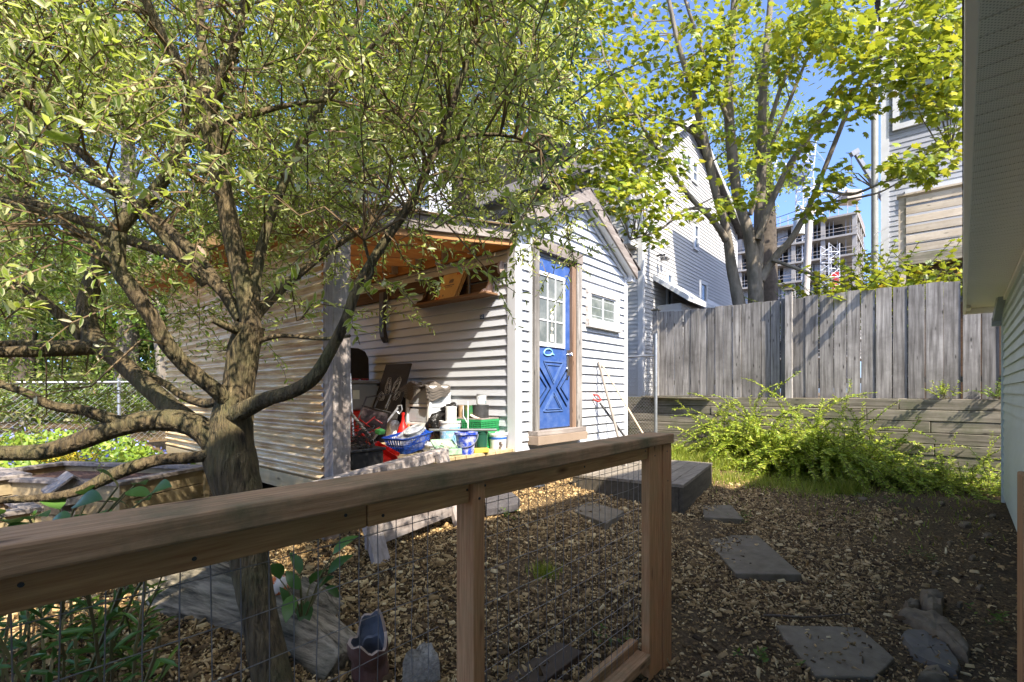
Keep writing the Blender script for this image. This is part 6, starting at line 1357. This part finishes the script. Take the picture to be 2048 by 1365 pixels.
bs = [((at_d(x, 1330, Y).x, at_d(x, 1330, Y).y, .12), rg.uniform(.5, .85)) for x, Y in [(rg.uniform(-40, 220), rg.uniform(1.45, 2.0)) for _ in range(22)]]
stems('stalky_weed', 'tall stalky green weeds behind the mesh under the railing', 'plant', bs, dockm, .10, .075, wr=.26, tpl=T_WILLOW, sp=.18, r=.006, droop=.01)
bs = [((at_d(x, 1300, Y).x, at_d(x, 1300, Y).y, .14), rg.uniform(.25, .5)) for x, Y in [(rg.uniform(210, 330), rg.uniform(1.9, 2.3)) for _ in range(16)]]
stems('grassy_lily', 'narrow leaved lilies sprouting beside the driftwood log', 'plant', bs, midg, .10, .06, wr=.2, tpl=T_WILLOW, sp=.4, r=.004)
bs = [((at_d(x, 784, Y).x, at_d(x, 784, Y).y, .9), rg.uniform(.7, 1.5)) for x, Y in [(rg.uniform(-120, 340), rg.uniform(8.6, 10)) for _ in range(190)]]
stems('hedge_shrub', 'tangled green hedge shrubs behind the chain link boundary fence', 'shrub', bs, midg, .09, .05, wr=.55, r=.006)
bs = [((at_d(x, 784, Y).x, at_d(x, 784, Y).y, .45), rg.uniform(.3, .55)) for x, Y in [(rg.uniform(-60, 90), rg.uniform(5.4, 6.4)) for _ in range(60)]]
stems('yellow_leaved_plant', 'clump of yellow green leaves behind the longest planting bed', 'plant', bs, limeg, .10, .05, wr=.3, tpl=T_WILLOW)
yf = leafm('yellow flower', [(0, (.60, .42, .02)), (1, (.75, .58, .04))], .2, (.7, .5, .05))
bs = [((at_d(x, 784, 4.9).x+rg.gauss(0, .1), at_d(x, 784, 4.9).y+rg.gauss(0, .1), .66), rg.uniform(.12, .26)) for x in [rg.uniform(120, 165) for _ in range(40)]]
stems('yellow_flowers', 'yellow flowering plant in the long planting bed', 'flower', bs, yf, .028, .02, wr=.9)
# ground cover, bluebells
n = 9000; P_ = []
while len(P_) < n:
    x, y = rg.uniform(-3.2, 1.7), rg.uniform(5.3, 9.2)
    X, Yc = SU*x-CU*y, CU*x+SU*y
    if Yc < 4.6 or not (-1.15 < X/Yc < -.66): continue
    P_.append((x, y, ground_z(x, y)+.02+.22*rg.random()))
P_ = np.array(P_); sz = RNG.uniform(.05, .10, n); leaves('ground_cover', leafm('bright ground leaf', [(0, (.09, .17, .02)), (.6, (.18, .28, .03)), (1, (.30, .36, .06))], .3, (.35, .45, .05)), P_, rand_dirs(n), RNG.normal(size=(n, 3))*.4+np.array([-.1, -.3, 1]), sz, sz*.6, T_ROUND, kind='stuff')
k = 500; q = P_[RNG.choice(n, k, False)]+np.array([0, 0, .10]); leaves('bluebell_flowers', leafm('bluebell petal', [(0, (.16, .20, .55)), (1, (.34, .36, .70))], .2, (.3, .35, .7)), q, rand_dirs(k), rand_dirs(k, .5), .04, .03, T_ROUND, kind='stuff')
# grass
def grass(name, pts, h0, h1, w_, mat_, **kw):
    pts = np.array(pts); n = len(pts); d_ = np.concatenate([RNG.normal(size=(n, 2))*.38, np.ones((n, 1))], axis=1); s_ = rand_dirs(n); return leaves(name, mat_, pts, d_, s_, RNG.uniform(h0, h1, n), w_, T_BLADE, **kw)
gm_ = leafm('grass blade', [(0, (.10, .17, .018)), (.5, (.21, .28, .03)), (.85, (.34, .36, .06)), (1, (.46, .40, .13))], .35, (.40, .42, .06))
P_ = []
while len(P_) < 15000:
    u_, v_ = rg.uniform(6.0, 9.9), rg.uniform(.9, 4.4); e_ = (u_-7.3)*.9+(v_-2.6)*.5+rg.gauss(0, .45)
    if e_ < -.25 or (rg.random() > .35+.4*math.sin(u_*3.1+v_*2.3)): continue
    if u_ < 6.9 and v_ > 3.35: continue
    P_.append((u_, v_, ground_z(u_, v_)-.01))
grass('grass', P_, .06, .22, .007, gm_, kind='stuff')
P_ = [(rg.uniform(5.6, 9.6), rg.uniform(-.6, 3.3), 0) for _ in range(1400)]; P_ = [(a, b, ground_z(a, b)) for a, b, _ in P_ if (a-5.5)*.28+rg.random() > .8]
grass('sparse_weeds', P_, .03, .09, .012, gm_, kind='stuff')
for (px, py, n, r_, h, lab) in ((1690, 985, 600, .26, .26, 'thick grass tuft at the edge of the shade in front of the golden shrub'), (1090, 1150, 220, .10, .10, 'small green weed tuft on the mulch seen through the mesh'), (1432, 932, 700, .45, .34, 'tall sunlit grass clump between the plank platform and the shrub'), (1372, 918, 700, .5, .34, 'sunlit grass clump by the end of the retaining wall')):
    c_ = at_g(px, py); pts = [(c_.x+rg.gauss(0, r_*.5), c_.y+rg.gauss(0, r_*.5)) for _ in range(n)]
    grass('grass_tuft', [(a, b, ground_z(a, b)) for a, b in pts], h*.5, h, .006, gm_, label=lab, cat='grass tuft')
bs = []
for (px, py) in ((1560, 1300), (1520, 1330), (1335, 985), (1350, 960), (1480, 1045), (1830, 1120), (1790, 1010), (1730, 1000), (1560, 935), (1960, 1250), (1030, 1040)):
    c_ = at_g(px if px != 1560 or py != 1300 else 1215, py)
    for _ in range(6): bs.append(((c_.x+rg.gauss(0, .06), c_.y+rg.gauss(0, .06), c_.z), rg.uniform(.06, .14)))
stems('seedling_weeds', 'tiny scattered weed seedlings coming up through the mulch', 'weed', bs, midg, .035, .025, wr=.55, r=.0015)
# garden hose in the shrub
hs_ = [at_g(x, y)+Vector((0, 0, z)) for x, y, z in ((1600, 935, .03), (1650, 945, .05), (1700, 925, .2), (1745, 920, .18), (1790, 915, .35), (1830, 925, .30), (1870, 935, .12), (1900, 945, .03))]
hp, hr = smooth_path(hs_, [.011]*len(hs_), 5); MB().tube(hp, hr, 8).build('garden_hose', pm('teal hose', (.02, .25, .20), rough=.4, bump=0), smooth=60, label='teal garden hose looping through the golden shrub', cat='hose')
# wooded thicket closing the view beyond the boundary fence
P_ = []
while len(P_) < 26000:
    px, Y = rg.uniform(-150, 760), rg.uniform(12.5, 18); hmax = 4.0+2.6*(.5+.5*math.sin(px*.013+1.3))+1.2*math.sin(px*.05)
    if px > 560: hmax = 6
    p = at_d(px, 784, Y); P_.append((p.x, p.y, .3+hmax*rg.random()**.8))
P_ = np.array(P_); k = len(P_); q_ = P_[RNG.integers(0, k, k)]; q_ = q_-(q_-P_[(np.arange(k)//20)*20])*0
leaves('thicket_foliage', midg, P_+RNG.normal(size=(k, 3))*.1, rand_dirs(k, -.2), RNG.normal(size=(k, 3))*.6+np.array(sun_to)*.7, RNG.uniform(.16, .30, k), RNG.uniform(.10, .18, k), T_ROUND, kind='stuff')
# bark mulch
chipm, nt = new_mat('bark chip'); out = N(nt, 'OutputMaterial'); b = N(nt, 'BsdfPrincipled', i_Roughness=.85); gi = N(nt, 'NewGeometry'); b.inputs['Specular IOR Level'].default_value = .25
rp = ramp(nt, [(0, (.04, .025, .013)), (.3, (.13, .08, .036)), (.55, (.28, .18, .078)), (.8, (.44, .30, .14)), (.95, (.58, .43, .215)), (1, (.66, .53, .30))]); L(nt, gi.outputs['Random Per Island'], rp.inputs[0])
L(nt, rp.outputs[0], b.inputs['Base Color']); L(nt, b.outputs[0], out.inputs[0])
P_, Ls, Ws = [], [], []
while len(P_) < 175000:
    u_ = .2+9*rg.random()**1.5; v_ = rg.uniform(-.7, 4.6)
    X, Yc = SU*u_-CU*v_, CU*u_+SU*v_
    if Yc < .8 or not (-1.1 < X/Yc < 1.1): continue
    f = 1.0
    if v_ < .25 and u_ > 1.6: f = .14+.5*max(0, (v_+.1))*1.5
    if u_ > 6.2: f *= max(.05, 1-(u_-6.2)*.6)
    f *= .62+.5*math.sin(u_*2.3+1.7*math.sin(v_*1.9))*math.sin(v_*2.9+u_*.7)
    if rg.random() > f: continue
    P_.append((u_, v_, ground_z(u_, v_)+rg.uniform(0, .018))); big = rg.random() < .06
    Ls.append(rg.uniform(.03, .07) if big else rg.uniform(.008, .028)); Ws.append((.005 if big else .002)+rg.random()*.0065)
for (x0, y0, x1, y1, k) in ((1450, 1085, 1560, 1140, 22), (1600, 1262, 1740, 1340, 40), (1420, 1015, 1470, 1032, 8), (1165, 1010, 1230, 1038, 10), (1840, 1275, 1900, 1330, 14)):
    for _ in range(k):
        q = at_g(rg.uniform(x0, x1), rg.uniform(y0, y1)); P_.append((q.x, q.y, q.z+.038)); Ls.append(rg.uniform(.008, .03)); Ws.append(rg.uniform(.003, .009))
P_ = np.array(P_); n = len(P_); d_ = rand_dirs(n); d_[:, 2] *= .28
leaves('bark_mulch', chipm, P_, d_, RNG.normal(size=(n, 3))*.32+np.array([0, 0, 1]), np.array(Ls), np.array(Ws), T_CHIP, kind='stuff')
# thicket: far green mass at the garden's end
far_tree('hedge_tree', [(330, 800, 12, 9.5), (322, 700, 11, 9.5), (305, 600, 9, 9.5), (300, 500, 6, 9.5)], [(310, 640, 9.6, 60, .9), (350, 560, 9.8, 70, .9), (270, 600, 9.6, 60, .9), (390, 660, 9.8, 50, .9)], 2600, .09, midg, 'slender silver barked tree by the corrugated wall end', tm=barkg)
